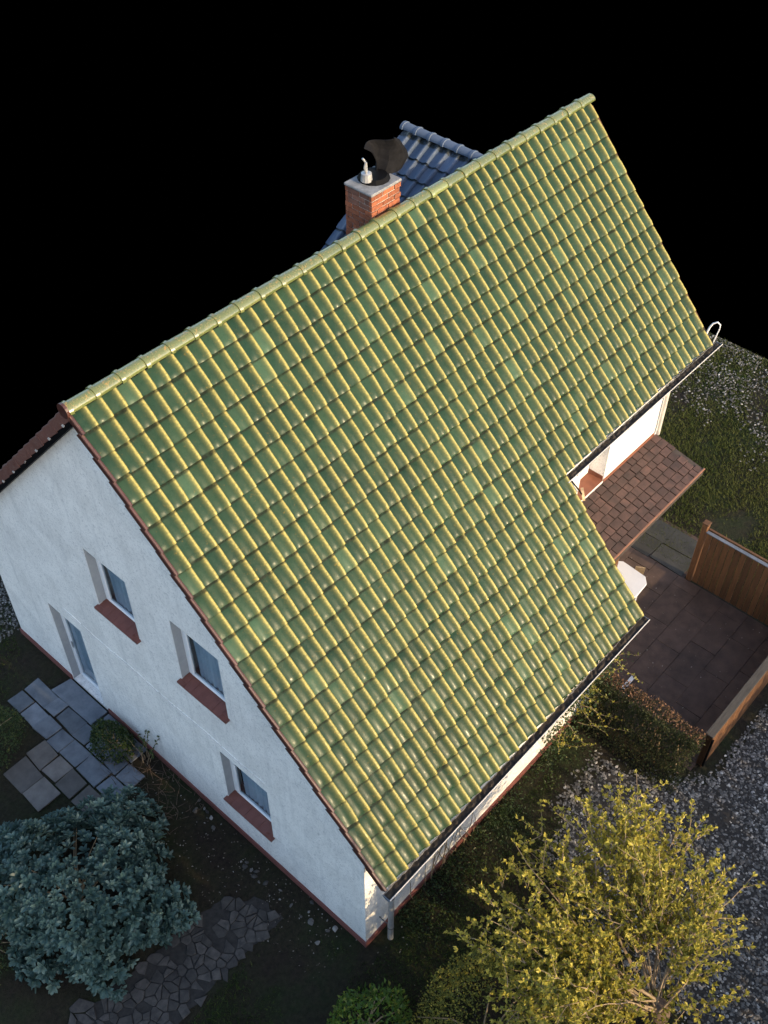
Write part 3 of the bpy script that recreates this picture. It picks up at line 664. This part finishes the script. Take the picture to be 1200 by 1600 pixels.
# --- chimney of single bricks
CX0, CX1, CY0, CY1, CZ0, CZ1 = 5.3, 5.9, .13, .63, 7.45, 8.31
chim = MB().box((CX0 + .012, CY0 + .012, CZ0), (CX1 - .012, CY1 - .012, CZ1)).build('chimney', M['mortar'], house)
nb = 11; ch = (CZ1 - CZ0) / nb
for k in range(nb):
    z = CZ0 + k * ch; off = .12 if k % 2 else 0
    for side in range(4):
        a0, a1 = ((CX0, CX1), (CY0, CY1), (CX0, CX1), (CY0, CY1))[side]
        a = a0 - off * (1 if side % 2 == 0 else .8)
        while a < a1 - .01:
            b = a + .235; p, q = max(a, a0), min(b, a1)
            if q - p > .03:
                p += .007 if p > a0 else 0; q -= .007 if q < a1 else 0; j = random.uniform(-.006, .006)
                lo, hi = {0: ((p, CY0 - j, z + .007), (q, CY0 + .05, z + ch - .007)), 1: ((CX0 - j, p, z + .005), (CX0 + .05, q, z + ch - .006)), 2: ((p, CY1 - .05, z + .005), (q, CY1 + j, z + ch - .006)), 3: ((CX1 - .05, p, z + .005), (CX1 + j, q, z + ch - .006))}[side]
                if side in (1, 3):   # end bricks stop at the faces of the long sides
                    lo = (lo[0], max(lo[1], CY0 + .052), lo[2]); hi = (hi[0], min(hi[1], CY1 - .052), hi[2])
                    if hi[1] - lo[1] < .02: a = b; continue
                MB().box(lo, hi).build('brick', M['soot'] if side == 1 and k > nb - 4 else M['brick'], chim)
            a = b
MB().box((CX0 - .015, CY0 - .015, CZ1 + .001), (CX1 + .015, CY1 + .015, CZ1 + .045)).build('cap', M['cement'], chim, bevel=.012)
MB().tube([(5.66, .42, CZ1 + .04), (5.66, .42, CZ1 + .10)], [.24, .19], 14).build('flue_collar', M['lead'], chim)
pot = MB().tube([(5.49, .40, CZ1 + .08), (5.49, .40, CZ1 + .19), (5.49, .40, CZ1 + .2)], [.085, .075, .05], 12).build('flue_pot', M['steel'], chim, smooth=False)
for s in (-1, 1): MB().tube([(5.49 + .02 * s, .40 + .02 * s, CZ1 + .19), (5.48 + .05 * s, .41 + .03 * s, CZ1 + .30), (5.47 + .02 * s, .42 + .05 * s, CZ1 + .38)], [.018, .014, .016], 6).build('prong', M['steel'], pot)
# black wind cowl: two curved sheets meeting in a seam
def sheet3(name, rowsP, th, parent):
    P = np.array(rowsP, float); nr, nc = P.shape[:2]; V = []; F = []
    for s in (0, 1):
        for i in range(nr):
            for j in range(nc):
                du = P[min(i+1, nr-1), j] - P[max(i-1, 0), j]; dv = P[i, min(j+1, nc-1)] - P[i, max(j-1, 0)]; n_ = np.cross(du, dv); n_ /= np.linalg.norm(n_) + 1e-9
                V.append(tuple(P[i, j] + n_ * th * s))
    o = nr * nc
    for i in range(nr - 1):
        for j in range(nc - 1):
            a, b, c, d = i*nc+j, i*nc+j+1, (i+1)*nc+j+1, (i+1)*nc+j; F += [(a, b, c, d), (o+d, o+c, o+b, o+a)]
    for i in range(nr - 1): F += [(i*nc, (i+1)*nc, o+(i+1)*nc, o+i*nc), (i*nc+nc-1, o+i*nc+nc-1, o+(i+1)*nc+nc-1, (i+1)*nc+nc-1)]
    for j in range(nc - 1): F += [(j, o+j, o+j+1, j+1), ((nr-1)*nc+j, (nr-1)*nc+j+1, o+(nr-1)*nc+j+1, o+(nr-1)*nc+j)]
    return MB().add(V, F).build(name, M['cowl'], parent, smooth=False)
Lp, Rp = [], []
for i in range(9):
    t = i / 8
    def pl_(q): 
        k = min(int(t * (len(q) - 1)), len(q) - 2); f = t * (len(q) - 1) - k; return [q[k][m] + (q[k + 1][m] - q[k][m]) * f for m in (0, 1)]
    sx_, sz_ = pl_([(5.92, 8.80), (5.99, 8.66), (5.94, 8.48), (5.80, 8.34)]); seam = Vector((sx_, .46 - .1 * t, sz_))
    tx_, tz_ = pl_([(5.55, 8.80), (5.69, 8.70), (5.77, 8.52), (5.74, 8.36)]); tip = Vector((tx_, .50 - .06 * t, tz_))
    ox_, oz_ = pl_([(6.06, 8.80), (6.20, 8.71), (6.38, 8.47), (6.43, 8.36), (6.33, 8.26)]); out = Vector((ox_, .42 + .05 * t, oz_))
    Lp.append([tip.lerp(seam, u) + Vector((0, .10 * math.sin(math.pi * u), .02 * math.sin(math.pi * u))) for u in np.linspace(0, 1, 7)])
    Rp.append([seam.lerp(out, u) + Vector((0, -.09 * math.sin(math.pi * u), .03 * math.sin(math.pi * u))) for u in np.linspace(0, 1, 7)])
cw = sheet3('cowl', [[tuple(p) for p in r] for r in Lp], .008, chim)
sheet3('cowl_wing', [[tuple(p) for p in r] for r in Rp], .008, chim)
MB().tube([tuple(Lp[i][-1]) for i in range(9)], .009, 6).build('cowl_seam', M['lead'], chim)

# ================================================================== THINGS AROUND THE HOUSE
# white hoop at the far end of the upper gutter
hp = MB().tube([(10.50 + .43 * a, -3.05 - .48 * a, 4.42 + (z - 4.38) * .72) for a, z in ((.07, 4.38), (.09, 4.6), (.15, 4.95), (.14, 5.06), (.05, 5.14), (-.06, 5.1), (-.13, 4.98), (-.17, 4.8), (-.13, 4.6), (-.05, 4.4))], [.011, .011, .011, .012, .014, .016, .018, .02, .016, .012], 8).build('metal_hoop', M['plastic'], smooth=True, loc=(10.5, -3.05, 4.38))
tag(hp, 'white metal hoop standing up behind the far end of the upper gutter', 'hoop')
# round beige disc on a rod beside the balcony door
lamp = empty('wall_disc', (7.5, WU - .02, 2.5)); tag(lamp, 'round beige disc on a dark rod beside the balcony door', 'disc')
MB().tube([(7.74, WU - .02, 2.55), (7.77, WU - .055, 2.56)], .115, 16).build('disc', M['beige'], lamp)
MB().tube([(7.30, WU - .02, 3.2), (7.52, WU - .06, 2.86), (7.73, WU - .05, 2.55)], .014, 6).build('rod', M['lead'], lamp)
# garden table
tb = empty('garden_table', (8.0, -3.6, .03)); tag(tb, 'white plastic garden table with rounded corners on the terrace', 'table')
tp = [(7.55, -3.35), (7.62, -3.27), (8.40, -3.27), (8.46, -3.35), (8.42, -3.86), (8.28, -3.98), (7.95, -4.0), (7.62, -3.97), (7.55, -3.88)]
MB().prism(tp, lambda a, b, t: (a, b, t), .70, .735).build('table_top', M['plastic'], tb, bevel=.01)
for x, y in ((7.68, -3.42), (8.3, -3.42), (7.68, -3.85), (8.26, -3.85)): MB().tube([(x, y, .034), (x, y, .70)], [.02, .028], 8).build('leg', M['plastic'], tb)
pk = MB().box((-.3, -.09, 0), (.3, .09, .025), Matrix.Translation((8.66, -3.62, .40)) @ Matrix.Rotation(.5, 4, 'Z') @ Matrix.Rotation(1.25, 4, 'Y')).build('leaning_board', M['twig'], loc=(8.66, -3.62, .05)); tag(pk, 'tan board leaning beside the white garden table', 'board')
wb = MB().box((6.5, -4.79, .037), (6.84, -4.72, .06)).build('paint_stick', M['plastic'], bevel=.004, loc=(6.67, -4.75, .037)); tag(wb, 'pale strip of wood lying on the terrace by the hedge', 'plank')
# fences
fa = empty('wooden_fence', (9.55, -5.3, 0)); tag(fa, 'brown board fence with blue grey metal cap between terrace and lawn', 'fence')
y = -4.36; k = 0
while y > -6.45:
    h = 1.40 + random.uniform(-.006, .006); MB().box((9.515, y - .105, .03), (9.537 + random.uniform(-.003, .003), y, h)).build('board', M['wood'], fa, bevel=.004, loc=(9.52, y - .05, .03)); y -= .118; k += 1
MB().box((9.50, -4.34, .0), (9.61, -4.23, 1.56)).build('post', M['wood'], fa, bevel=.01)
MB().prism([(9.49, 1.6), (9.62, 1.6), (9.62, 1.57), (9.49, 1.57)], lambda a, b, t: (a, t, b), -4.22, -4.35).build('post_cap', M['wood'], fa, bevel=.006)
MB().box((9.487, -6.46, 1.407), (9.56, -4.345, 1.43)).build('metal_cap', M['capm'], fa, bevel=.004)
MB().box((9.562, -6.46, 1.38), (9.61, -4.345, 1.46)).build('top_rail', M['wood'], fa, bevel=.006)
fb = empty('wooden_fence', (7.7, -6.5, 0)); tag(fb, 'sunlit wooden fence with wide grey top rail along the gravel yard', 'fence')
x = 6.06
while x < 9.6:
    MB().box((x, -6.60, .02), (x + .108, -6.578 + random.uniform(-.003, .004), 1.0)).build('board', M['wood'], fb, bevel=.004, loc=(x + .05, -6.59, .02)); x += .114
MB().box((6.0, -6.615, 1.003), (9.65, -6.475, 1.035)).build('top_rail', M['woodg'], fb, bevel=.006)
for x in (6.1, 7.8, 9.45): MB().box((x, -6.575, .0), (x + .1, -6.48, 1.0)).build('post', M['wood'], fb, bevel=.008)
MB().box((6.01, -6.635, .15), (6.055, -6.602, .92)).build('hinge_plate', M['lead'], fb, bevel=.004)

# ------------------------------------------------------------------ foliage
def leaves(P, D, N, L, Wd, fold=.25):
    """leaf blades at points P along D with normals N -> verts, tris"""
    P, D, N = map(np.asarray, (P, D, N)); n = len(P)
    D = D / (np.linalg.norm(D, axis=1, keepdims=True) + 1e-9)
    Sd = np.cross(D, N); Sd /= (np.linalg.norm(Sd, axis=1, keepdims=True) + 1e-9); Nn = np.cross(Sd, D)
    L = np.broadcast_to(L, n)[:, None]; Wd = np.broadcast_to(Wd, n)[:, None]
    m = P + D * L * .55; f = Nn * Wd * fold
    V = np.stack([P, m + Sd * Wd * .5 + f, P + D * L - f * .6, m - Sd * Wd * .5 + f, m - f * .2], 1).reshape(-1, 3)
    t = np.array([(0, 4, 1), (4, 2, 1), (0, 3, 4), (3, 2, 4)])
    return V, (t[None] + (np.arange(n) * 5)[:, None, None]).reshape(-1, 3)
def blunt(P, D, N, L, Wd, fold=.25):
    n = len(P); D = D / (np.linalg.norm(D, axis=1, keepdims=True) + 1e-9)
    Sd = np.cross(D, N); Sd /= (np.linalg.norm(Sd, axis=1, keepdims=True) + 1e-9); Nn = np.cross(Sd, D)
    L = np.broadcast_to(L, n)[:, None]; Wd = np.broadcast_to(Wd, n)[:, None]; f = Nn * Wd * fold
    a = P + D * L * .5; b = P + D * L * .84 - f * .2
    V = np.stack([P, a + Sd * Wd * .46 + f, b + Sd * Wd * .38 + f * .6, P + D * L - f * .7, b - Sd * Wd * .38 + f * .6, a - Sd * Wd * .46 + f, a - f * .2, b - f * .5], 1).reshape(-1, 3)
    t = np.array([(0, 6, 1), (6, 7, 2), (6, 2, 1), (7, 3, 2), (0, 5, 6), (5, 4, 6), (4, 7, 6), (4, 3, 7)])
    return V, (t[None] + (np.arange(n) * 8)[:, None, None]).reshape(-1, 3)
def leaf_obj(name, P, D, N, L, Wd, m, parent, r=None, fold=.25, fn=None):
    V, F = (fn or leaves)(P, D, N, L, Wd, fold)
    r = rng.uniform(0, 1, len(P)) if r is None else np.clip(r, 0, 1)
    return obj(name, mesh(name, V, F, M[m], False, {'rnd': np.repeat(r, len(V) // len(P))}), parent)
def rv(n, up=0.0):
    v = rng.normal(0, 1, (n, 3)); v[:, 2] += up; return v / np.linalg.norm(v, axis=1, keepdims=True)
# --- pollarded tree, lower right
def shoot(p, d, L, r0, bend, n=7):
    pts = [Vector(p)]; d = Vector(d).normalized()
    for i in range(n):
        d = (d + Vector((random.gauss(0, bend), random.gauss(0, bend), random.gauss(.03, bend)))).normalized(); pts.append(pts[-1] + d * L / n)
    return pts, [r0 * (1 - .8 * i / n) for i in range(n + 1)]
tree = empty('pollard_tree', (1.75, -8.2, 0)); tag(tree, 'sunlit pollarded tree with yellow green leaves in the lower right', 'tree')
MB().tube([(1.9, -8.3, 0), (1.85, -8.28, .5), (1.75, -8.25, 1.0), (1.68, -8.22, 1.35), (1.66, -8.2, 1.5)], [.18, .15, .14, .165, .11], 9).build('trunk', M['bark'], tree, smooth=True)
P_, D_, R_ = [], [], []
crown_c = Vector((1.75, -7.2, 2.5))
tips = []
for i in range(124):
    az = random.uniform(-.7, 3.5) if i < 86 else random.uniform(0, 6.28)
    ll = random.uniform(.15, 1.0) ** .6
    tgt = Vector((1.95 + math.cos(az) * 2.35 * ll, -7.2 + math.sin(az) * 1.8 * ll, random.uniform(2.0, 2.9) - .55 * ll * ll))
    if i >= 106: tgt = Vector((random.uniform(-.1, 1.2), random.uniform(-7.9, -6.2), random.uniform(1.4, 2.1)))
    tips.append(tgt)
tmb = MB()
for i, tgt in enumerate(tips):
    st = Vector((1.67 + random.uniform(-.12, .12), -8.2 + random.uniform(-.08, .13), random.uniform(1.15, 1.5)))
    L = (tgt - st).length; d = tgt - st
    pts, rad = shoot(st, d + Vector((0, 0, .25 * L)), L * 1.03, random.uniform(.012, .024), .17, 9)
    # pull the end to its target
    e = tgt - pts[-1]; pts = [p + e * (k / 9) ** 1.5 for k, p in enumerate(pts)]
    if i % 4 == 0: MB().tube(pts, rad, 6).build('branch', M['twig'], tree, smooth=True)
    tw = [(pts, rad)]
    for q in range(10):
        k = random.randint(3, 8); d2 = (pts[k] - pts[k-1]).normalized() + Vector((random.gauss(0, .7), random.gauss(0, .7), random.gauss(.2, .5)))
        tw.append(shoot(pts[k], d2, random.uniform(.2, .5), .006, .12, 5))
    for pp, rr in tw[1:]: tmb.tube(pp, rr, 4, False)
    for pp, rr in tw:
        k0 = len(pp) // 2 if pp is pts else 1
        for a in range(k0, len(pp) - 1):
            for s in range(3):
                t = random.random(); p = pp[a].lerp(pp[a+1], t); dd = (pp[a+1] - pp[a]).normalized()
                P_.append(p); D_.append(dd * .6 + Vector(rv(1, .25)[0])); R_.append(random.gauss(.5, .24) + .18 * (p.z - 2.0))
        for s in range(4): P_.append(pp[-1]); D_.append((pp[-1] - pp[-2]).normalized() + Vector(rv(1, .2)[0]) * .7); R_.append(random.gauss(.8, .2))
for k in range(130):   # sprouts on the pollard head
    a = random.uniform(0, 6.28); P_.append(Vector((1.67 + math.cos(a) * random.uniform(.05, .2), -8.2 + math.sin(a) * random.uniform(.05, .2), random.uniform(1.2, 1.6)))); D_.append(Vector((math.cos(a), math.sin(a), random.uniform(-.2, 1)))); R_.append(random.gauss(.35, .2))
tag(tmb.build('twigs', M['twig'], tree, fix=False), kind='stuff')
n = len(P_); P_ = np.array(P_); D_ = np.array(D_)
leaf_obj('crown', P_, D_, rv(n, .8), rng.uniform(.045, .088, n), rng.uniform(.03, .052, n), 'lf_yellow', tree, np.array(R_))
# --- shrubs: mounds of leaves on stems
def mound(name, c, rad, h, n, L, Wd, m, label, cat='shrub', group=None, stems=9, zmin=.05, fold=.25, upn=.6, lump=.25, seed=0, rosette=0):
    root = empty(name, c); tag(root, label, cat, group)
    th = rng.uniform(0, 2 * np.pi, n * 3); cz = rng.uniform(zmin, 1, n * 3); 
    dirs = np.stack([np.cos(th) * np.sqrt(1 - cz ** 2), np.sin(th) * np.sqrt(1 - cz ** 2), cz], 1)
    f = fbm(dirs[:, 0] * 2.5 + dirs[:, 2], dirs[:, 1] * 2.5, 1.6, seed)
    k = f > rng.uniform(-1.3, .3, len(f)); dirs = dirs[k][:n]; f = f[k][:n]; n = len(dirs)
    rr = (1 + lump * .5 * f) * np.cbrt(rng.uniform(.35, 1.0, n))
    P = np.array(c) + dirs * rr[:, None] * np.array([rad[0], rad[1], h])
    sm = MB()
    for i in range(stems):
        e = Vector(P[random.randrange(n)]); b = Vector(c) + Vector((random.uniform(-.12, .12), random.uniform(-.12, .12), 0))
        mid = b.lerp(e, .5) + Vector((0, 0, .15 * h)); sm.tube([b, mid, e], [.018, .011, .004], 5)
    sm.build('stems', M['twig'], root, fix=False)
    if rosette:
        a = np.repeat(np.arange(n), rosette); ang = np.tile(np.arange(rosette) * 2.4, n) + np.repeat(rng.uniform(0, 6, n), rosette)
        ax = dirs + rng.normal(0, .3, (n, 3)); ax[:, 2] += .45; ax /= np.linalg.norm(ax, axis=1, keepdims=True)
        t1 = np.cross(ax, np.array([.31, .7, .2])); t1 /= np.linalg.norm(t1, axis=1, keepdims=True); t2 = np.cross(ax, t1)
        open_ = np.tile(np.linspace(1.25, .35, rosette), n)
        rad_ = t1[a] * np.cos(ang)[:, None] + t2[a] * np.sin(ang)[:, None]
        D = rad_ * np.sin(open_)[:, None] + ax[a] * np.cos(open_)[:, None]
        PP = P[a] + D * .008; NN = ax[a] * 1.0 - rad_ * .4
        sc = np.repeat(rng.uniform(.75, 1.2, n), rosette)
        r = np.repeat(np.clip(rng.normal(.5, .2, n), 0, 1), rosette) + rng.normal(0, .12, n * rosette)
        leaf_obj('crown', PP, D, NN, rng.uniform(*L, n * rosette) * sc, rng.uniform(*Wd, n * rosette) * sc, m, root, r, fold, blunt)
    else:
        leaf_obj('crown', P, dirs * .5 + rv(n, .3), rv(n, upn), rng.uniform(*L, n), rng.uniform(*Wd, n), m, root, rng.normal(.5, .25, n) + .1 * f, fold)
    return root
mound('rhododendron', (-2.25, -.72, 0), (1.55, 1.60, 0), 1.5, 1150, (.095, .14), (.048, .068), 'lf_blue', 'large blue green shrub with rosettes of leaves beside the slate path', stems=10, zmin=.02, seed=3, rosette=9, lump=.55)
mound('olive_shrub', (.35, -6.6, 0), (1.1, 1.0, 0), 1.65, 6200, (.03, .055), (.02, .034), 'lf_under', 'olive green small leaved shrub left of the pollarded tree', stems=5, seed=5)
mound('bright_shrub', (-.8, -5.3, 0), (.72, .5, 0), 1.1, 1300, (.06, .095), (.03, .045), 'lf_bright', 'bright green shrub with glossy leaves at the bottom edge', stems=14, seed=6)
mound('dark_shrub', (-1.75, 2.6, 0), (.75, .6, 0), .85, 3600, (.03, .06), (.018, .03), 'lf_dark', 'dark evergreen shrub at the left edge beside the slate path', stems=8, seed=7)
mound('door_shrub', (-.28, 1.02, 0), (.33, .42, 0), .55, 2000, (.04, .07), (.022, .035), 'lf_dark', 'small dark shrub against the plinth next to the garden door', stems=9, seed=8)
mound('edge_shrub', (-3.7, -.2, 0), (.6, .7, 0), .6, 1200, (.03, .06), (.018, .03), 'lf_dark', 'low dark shrub behind the blue green shrub at the left edge', stems=8, seed=9)
# leafy sprig growing up the gable wall
spg = empty('wall_sprig', (-.05, .42, 0)); tag(spg, 'thin leafy sprig growing up in front of the gable wall', 'plant')
sm = MB(); PP, DD = [], []
for i in range(7):
    pts, rad = shoot((-.05 + random.uniform(-.08, .06), .4 + random.uniform(-.15, .15), 0), (random.uniform(-.15, .1), random.uniform(-.25, .25), 1), random.uniform(.6, 1.05), .008, .09, 7); pts = [Vector((min(p.x, .09), p.y, p.z)) for p in pts]; sm.tube(pts, rad, 5)
    for a in range(3, 7):
        for s in range(6): PP.append(pts[a].lerp(pts[a+1], random.random())); DD.append(rv(1, .1)[0] * np.array([.6, 1, 1]))
sm.build('stems', M['twig'], spg, fix=False); leaf_obj('leaves', np.array(PP), np.array(DD), rv(len(PP), .5), rng.uniform(.035, .06, len(PP)), .03, 'lf_dark', spg)
# dry brush below the gable
br = empty('dry_brush', (-.35, -.1, 0)); tag(br, 'tangle of dry brown twigs below the gable wall', 'brush')
sm = MB()
for i in range(110):
    p = (random.uniform(-.75, .08), random.uniform(-.95, .75), .01); pts, rad = shoot(p, (random.gauss(0, 1), random.gauss(0, 1), random.uniform(.1, .9)), random.uniform(.15, .45), .005, .2, 4); sm.tube([(min(q.x, .09), q.y, max(q.z, .006)) for q in pts], rad, 4, False)
tag(sm.build('twigs', M['bark'], br, fix=False), kind='stuff')
# hedge between terrace and yard
def hedge(name, x0, x1, y0, y1, h, n, label, m='lf_hedge', slope=.0, browntop=True, L=(.03, .06)):
    root = empty(name, ((x0 + x1) / 2, (y0 + y1) / 2, 0)); tag(root, label, 'hedge')
    x = rng.uniform(0, 1, n); y = rng.uniform(y0, y1, n); z = 1 - rng.uniform(0, 1, n) ** 1.2
    side = rng.uniform(0, 1, n) < .75
    e = rng.uniform(0, 1, n); x = np.where(side, np.where(e < .75, rng.beta(1, 7, n), 1 - rng.beta(1, 7, n)), x); z = np.where(side, z, 1 - rng.beta(1, 9, n))
    X = x0 + slope * z + x * (x1 - x0 - slope * z); Zz = z * h
    lump = fbm(y, Zz, 3., 9) * .05; X = X - lump * (x < .5) + lump * (x > .5); Zz = np.maximum(.03, Zz + (z > .85) * lump)
    P = np.stack([X, y + rng.normal(0, .03, n), Zz], 1)
    r = rng.normal(.32, .17, n)
    if browntop: r = r + np.clip((z - .86) * 4.5, 0, .6) * (x > .35) + (rng.uniform(0, 1, n) > .95) * .2
    out = np.stack([np.where(x < .5, -1., 1.), np.zeros(n), z], 1)
    leaf_obj('foliage', P, rv(n, .1) + out * .4, rv(n, .4), rng.uniform(*L, n), rng.uniform(.016, .03, n), m, root, r)
    sm = MB()
    for i in range(16):
        b = Vector((random.uniform(x0 + slope + .1, x1 - .1), random.uniform(y0, y1), 0)); sm.tube([b, b + Vector((random.gauss(0, .05), random.gauss(0, .1), h * .9))], [.016, .006], 5)
    sm.build('stems', M['twig'], root, fix=False)
hedge('clipped_hedge', 5.3, 6.02, -6.5, -4.55, 1.02, 11000, 'dark clipped hedge with brown dry top between terrace and gravel', slope=.35)
# ivy and creeper at the end of the wing wall
iv = empty('ivy', (5.1, -4.6, 0)); tag(iv, 'ivy and trailing creeper at the end of the white front wall', 'ivy')
n = 3600; y = WF - .02 - rng.gamma(1.2, .10, n); x = rng.uniform(4.35, 6.05, n); z = rng.uniform(.0, 1, n) ** .9 * (1.0 + 1.3 * np.clip((x - 4.3) * 1.2, 0, 1))
x = x + rng.normal(0, .05, n); k = fbm(x, z, 3.2, 15) > rng.uniform(-1.1, .3, n); P = np.stack([x, y, z], 1)[k]
leaf_obj('foliage', P, rv(len(P), -.2) + np.array([0, -.5, 0]), rv(len(P), .3) + np.array([0, -.5, 0]), rng.uniform(.03, .06, len(P)), rng.uniform(.022, .04, len(P)), 'lf_dark', iv, rng.normal(.3, .25, len(P)))
sm = MB(); PP, DD = [], []
for i in range(22):
    pts, rad = shoot((random.uniform(4.4, 5.9), WF - random.uniform(.05, .3), random.uniform(.3, 2.2)), (random.gauss(0, .6), -random.uniform(.3, 1), random.uniform(-.6, .4)), random.uniform(.4, .95), .006, .22, 7); pts = [Vector((p.x, min(p.y, WF - .03), max(p.z, .05))) for p in pts]; sm.tube(pts, rad, 4, False)
    for a in range(1, 7):
        for s in range(3): PP.append(pts[a].lerp(pts[a+1], random.random())); DD.append(rv(1, .1)[0])
tag(sm.build('runners', M['twig'], iv, fix=False), kind='stuff'); leaf_obj('runner_leaves', np.array(PP), np.array(DD), rv(len(PP), .8), rng.uniform(.04, .07, len(PP)), .035, 'lf_under', iv, rng.uniform(.4, 1, len(PP)))
# undergrowth along the front wall
n = 5200; x = rng.uniform(.7, 5.2, n); y = WF - .06 - rng.gamma(1.4, .17, n); k = fbm(x, y, 2.6, 17) > rng.uniform(-.9, .5, n)
z = rng.beta(1, 3, n) * .28; P = np.stack([x, y, z + .01], 1)[k]
o = leaf_obj('ground_cover', P, rv(len(P), .3), rv(len(P), 1), rng.uniform(.025, .06, len(P)), rng.uniform(.014, .03, len(P)), 'lf_dark', None, rng.normal(.35, .25, len(P))); tag(o, 'low weeds growing along the front wall', 'weeds', kind='stuff')
# bare climber stems on the front wall near the downpipe
cl = empty('bare_climber', (1.6, WF - .05, 0)); tag(cl, 'thin bare climber stems against the white front wall', 'climber')
sm = MB()
for i in range(16):
    pts, rad = shoot((random.uniform(.9, 2.6), WF - .05, .0), (random.uniform(-.4, .4), 0, 1), random.uniform(.9, 2.3), .008, .12, 9); sm.tube([(p.x, max(WF - .1, min(p.y, WF - .012)), p.z) for p in pts], rad, 5)
sm.build('stems', M['twig'], cl, fix=False)
# dry leaves and pale bits on the ground around the house
def bits(name, poly, n, label, s=(.012, .035), m='debris'):
    p = pts_in(poly, n); n = len(p); P = np.concatenate([p, rng.uniform(.008, .022, (n, 1))], 1)
    o = leaf_obj(name, P, rv(n) * np.array([1, 1, .25]), rv(n, 2.5), rng.uniform(*s, n), rng.uniform(s[0] * .6, s[1] * .7, n), m, None); tag(o, label, 'leaf litter', kind='stuff')
bits('leaf_litter_side', [(-.75, -4.2), (.1, -4.3), (.1, .9), (-.9, .6), (-1.0, -2.2)], 420, 'dry leaves and pale crumbs on the soil along the gable wall')
bits('leaf_litter_front', [(-1.6, -5.6), (.2, -4.6), (3.4, -4.7), (2.2, -6.2), (-.8, -6.4)], 260, 'few pale bits lying in the dark lawn by the corner')
bits('leaf_litter_terrace', [(6.1, -6.3), (9.4, -6.3), (9.4, -3.0), (6.1, -3.0)], 150, 'small fallen leaves on the brown terrace')
for o in ('leaf_litter_terrace',): bpy.data.objects[o].location.z = .03
sv = pts_in([(-.35, -3.9), (.05, -4.2), (.07, -.6), (-.2, -.4)], 36)
scatter_pebbles('wall_stones', sv, .02, .06, label='pale stones along the foot of the gable wall', cat='stones')
# tall hedge outside the picture on the sunny side: it keeps the low sun off the yard
hedge_root = None
def unseen_shade_hedge():
    root = empty('unseen_shade_hedge', (7, -13.4, 0)); tag(root, 'tall unseen conifer hedge added to shade the yard', 'hedge')
    n = 16000; x = rng.uniform(-4, 20, n); y = -13.4 + rng.normal(0, .28, n); top = 3.0 + .18 * fbm(x, x * 0, 1.4, 19); z = rng.uniform(0, 1, n) * top
    P = np.stack([x, y, z], 1); leaf_obj('foliage', P, rv(n, .6), rv(n), rng.uniform(.2, .34, n), rng.uniform(.10, .18, n), 'lf_dark', root)
    sm = MB()
    for i in range(36):
        a = -4 + i * .67; sm.tube([(a, -13.4, 0), (a, -13.4, 2.6)], [.05, .015], 5)
    sm.build('stems', M['bark'], root, fix=False)
unseen_shade_hedge()
def shade_spruce(x, y, h, label):  # unseen tree row, added to keep the low sun off the ground
    root = empty('unseen_spruce_tree', (x, y, 0)); tag(root, label, 'tree', 'unseen spruces added for shade')
    MB().tube([(x, y, 0), (x, y, h * .95)], [.16, .02], 8).build('trunk', M['bark'], root, smooth=True)
    n = 2200; t = rng.uniform(.03, 1, n) ** .8; a = rng.uniform(0, 6.28, n); rr = (1 - t * .6) * .95 * np.sqrt(rng.uniform(.1, 1, n))
    P = np.stack([x + np.cos(a) * rr, y + np.sin(a) * rr, t * h], 1); D = np.stack([np.cos(a), np.sin(a), np.full(n, -.25)], 1)
    leaf_obj('crown', P, D + rv(n) * .3, rv(n, 1), rng.uniform(.35, .6, n), rng.uniform(.16, .26, n), 'lf_dark', root)
for k in range(9): shade_spruce(-.36 - k * .95, -13.0 - .35 * (k % 2), 7.0 + .5 * math.sin(k * 2.1), ('first', 'second', 'third', 'fourth', 'fifth', 'sixth', 'seventh', 'eighth', 'ninth')[k] + ' dark conifer of the unseen row added for shade, counted from the house side')
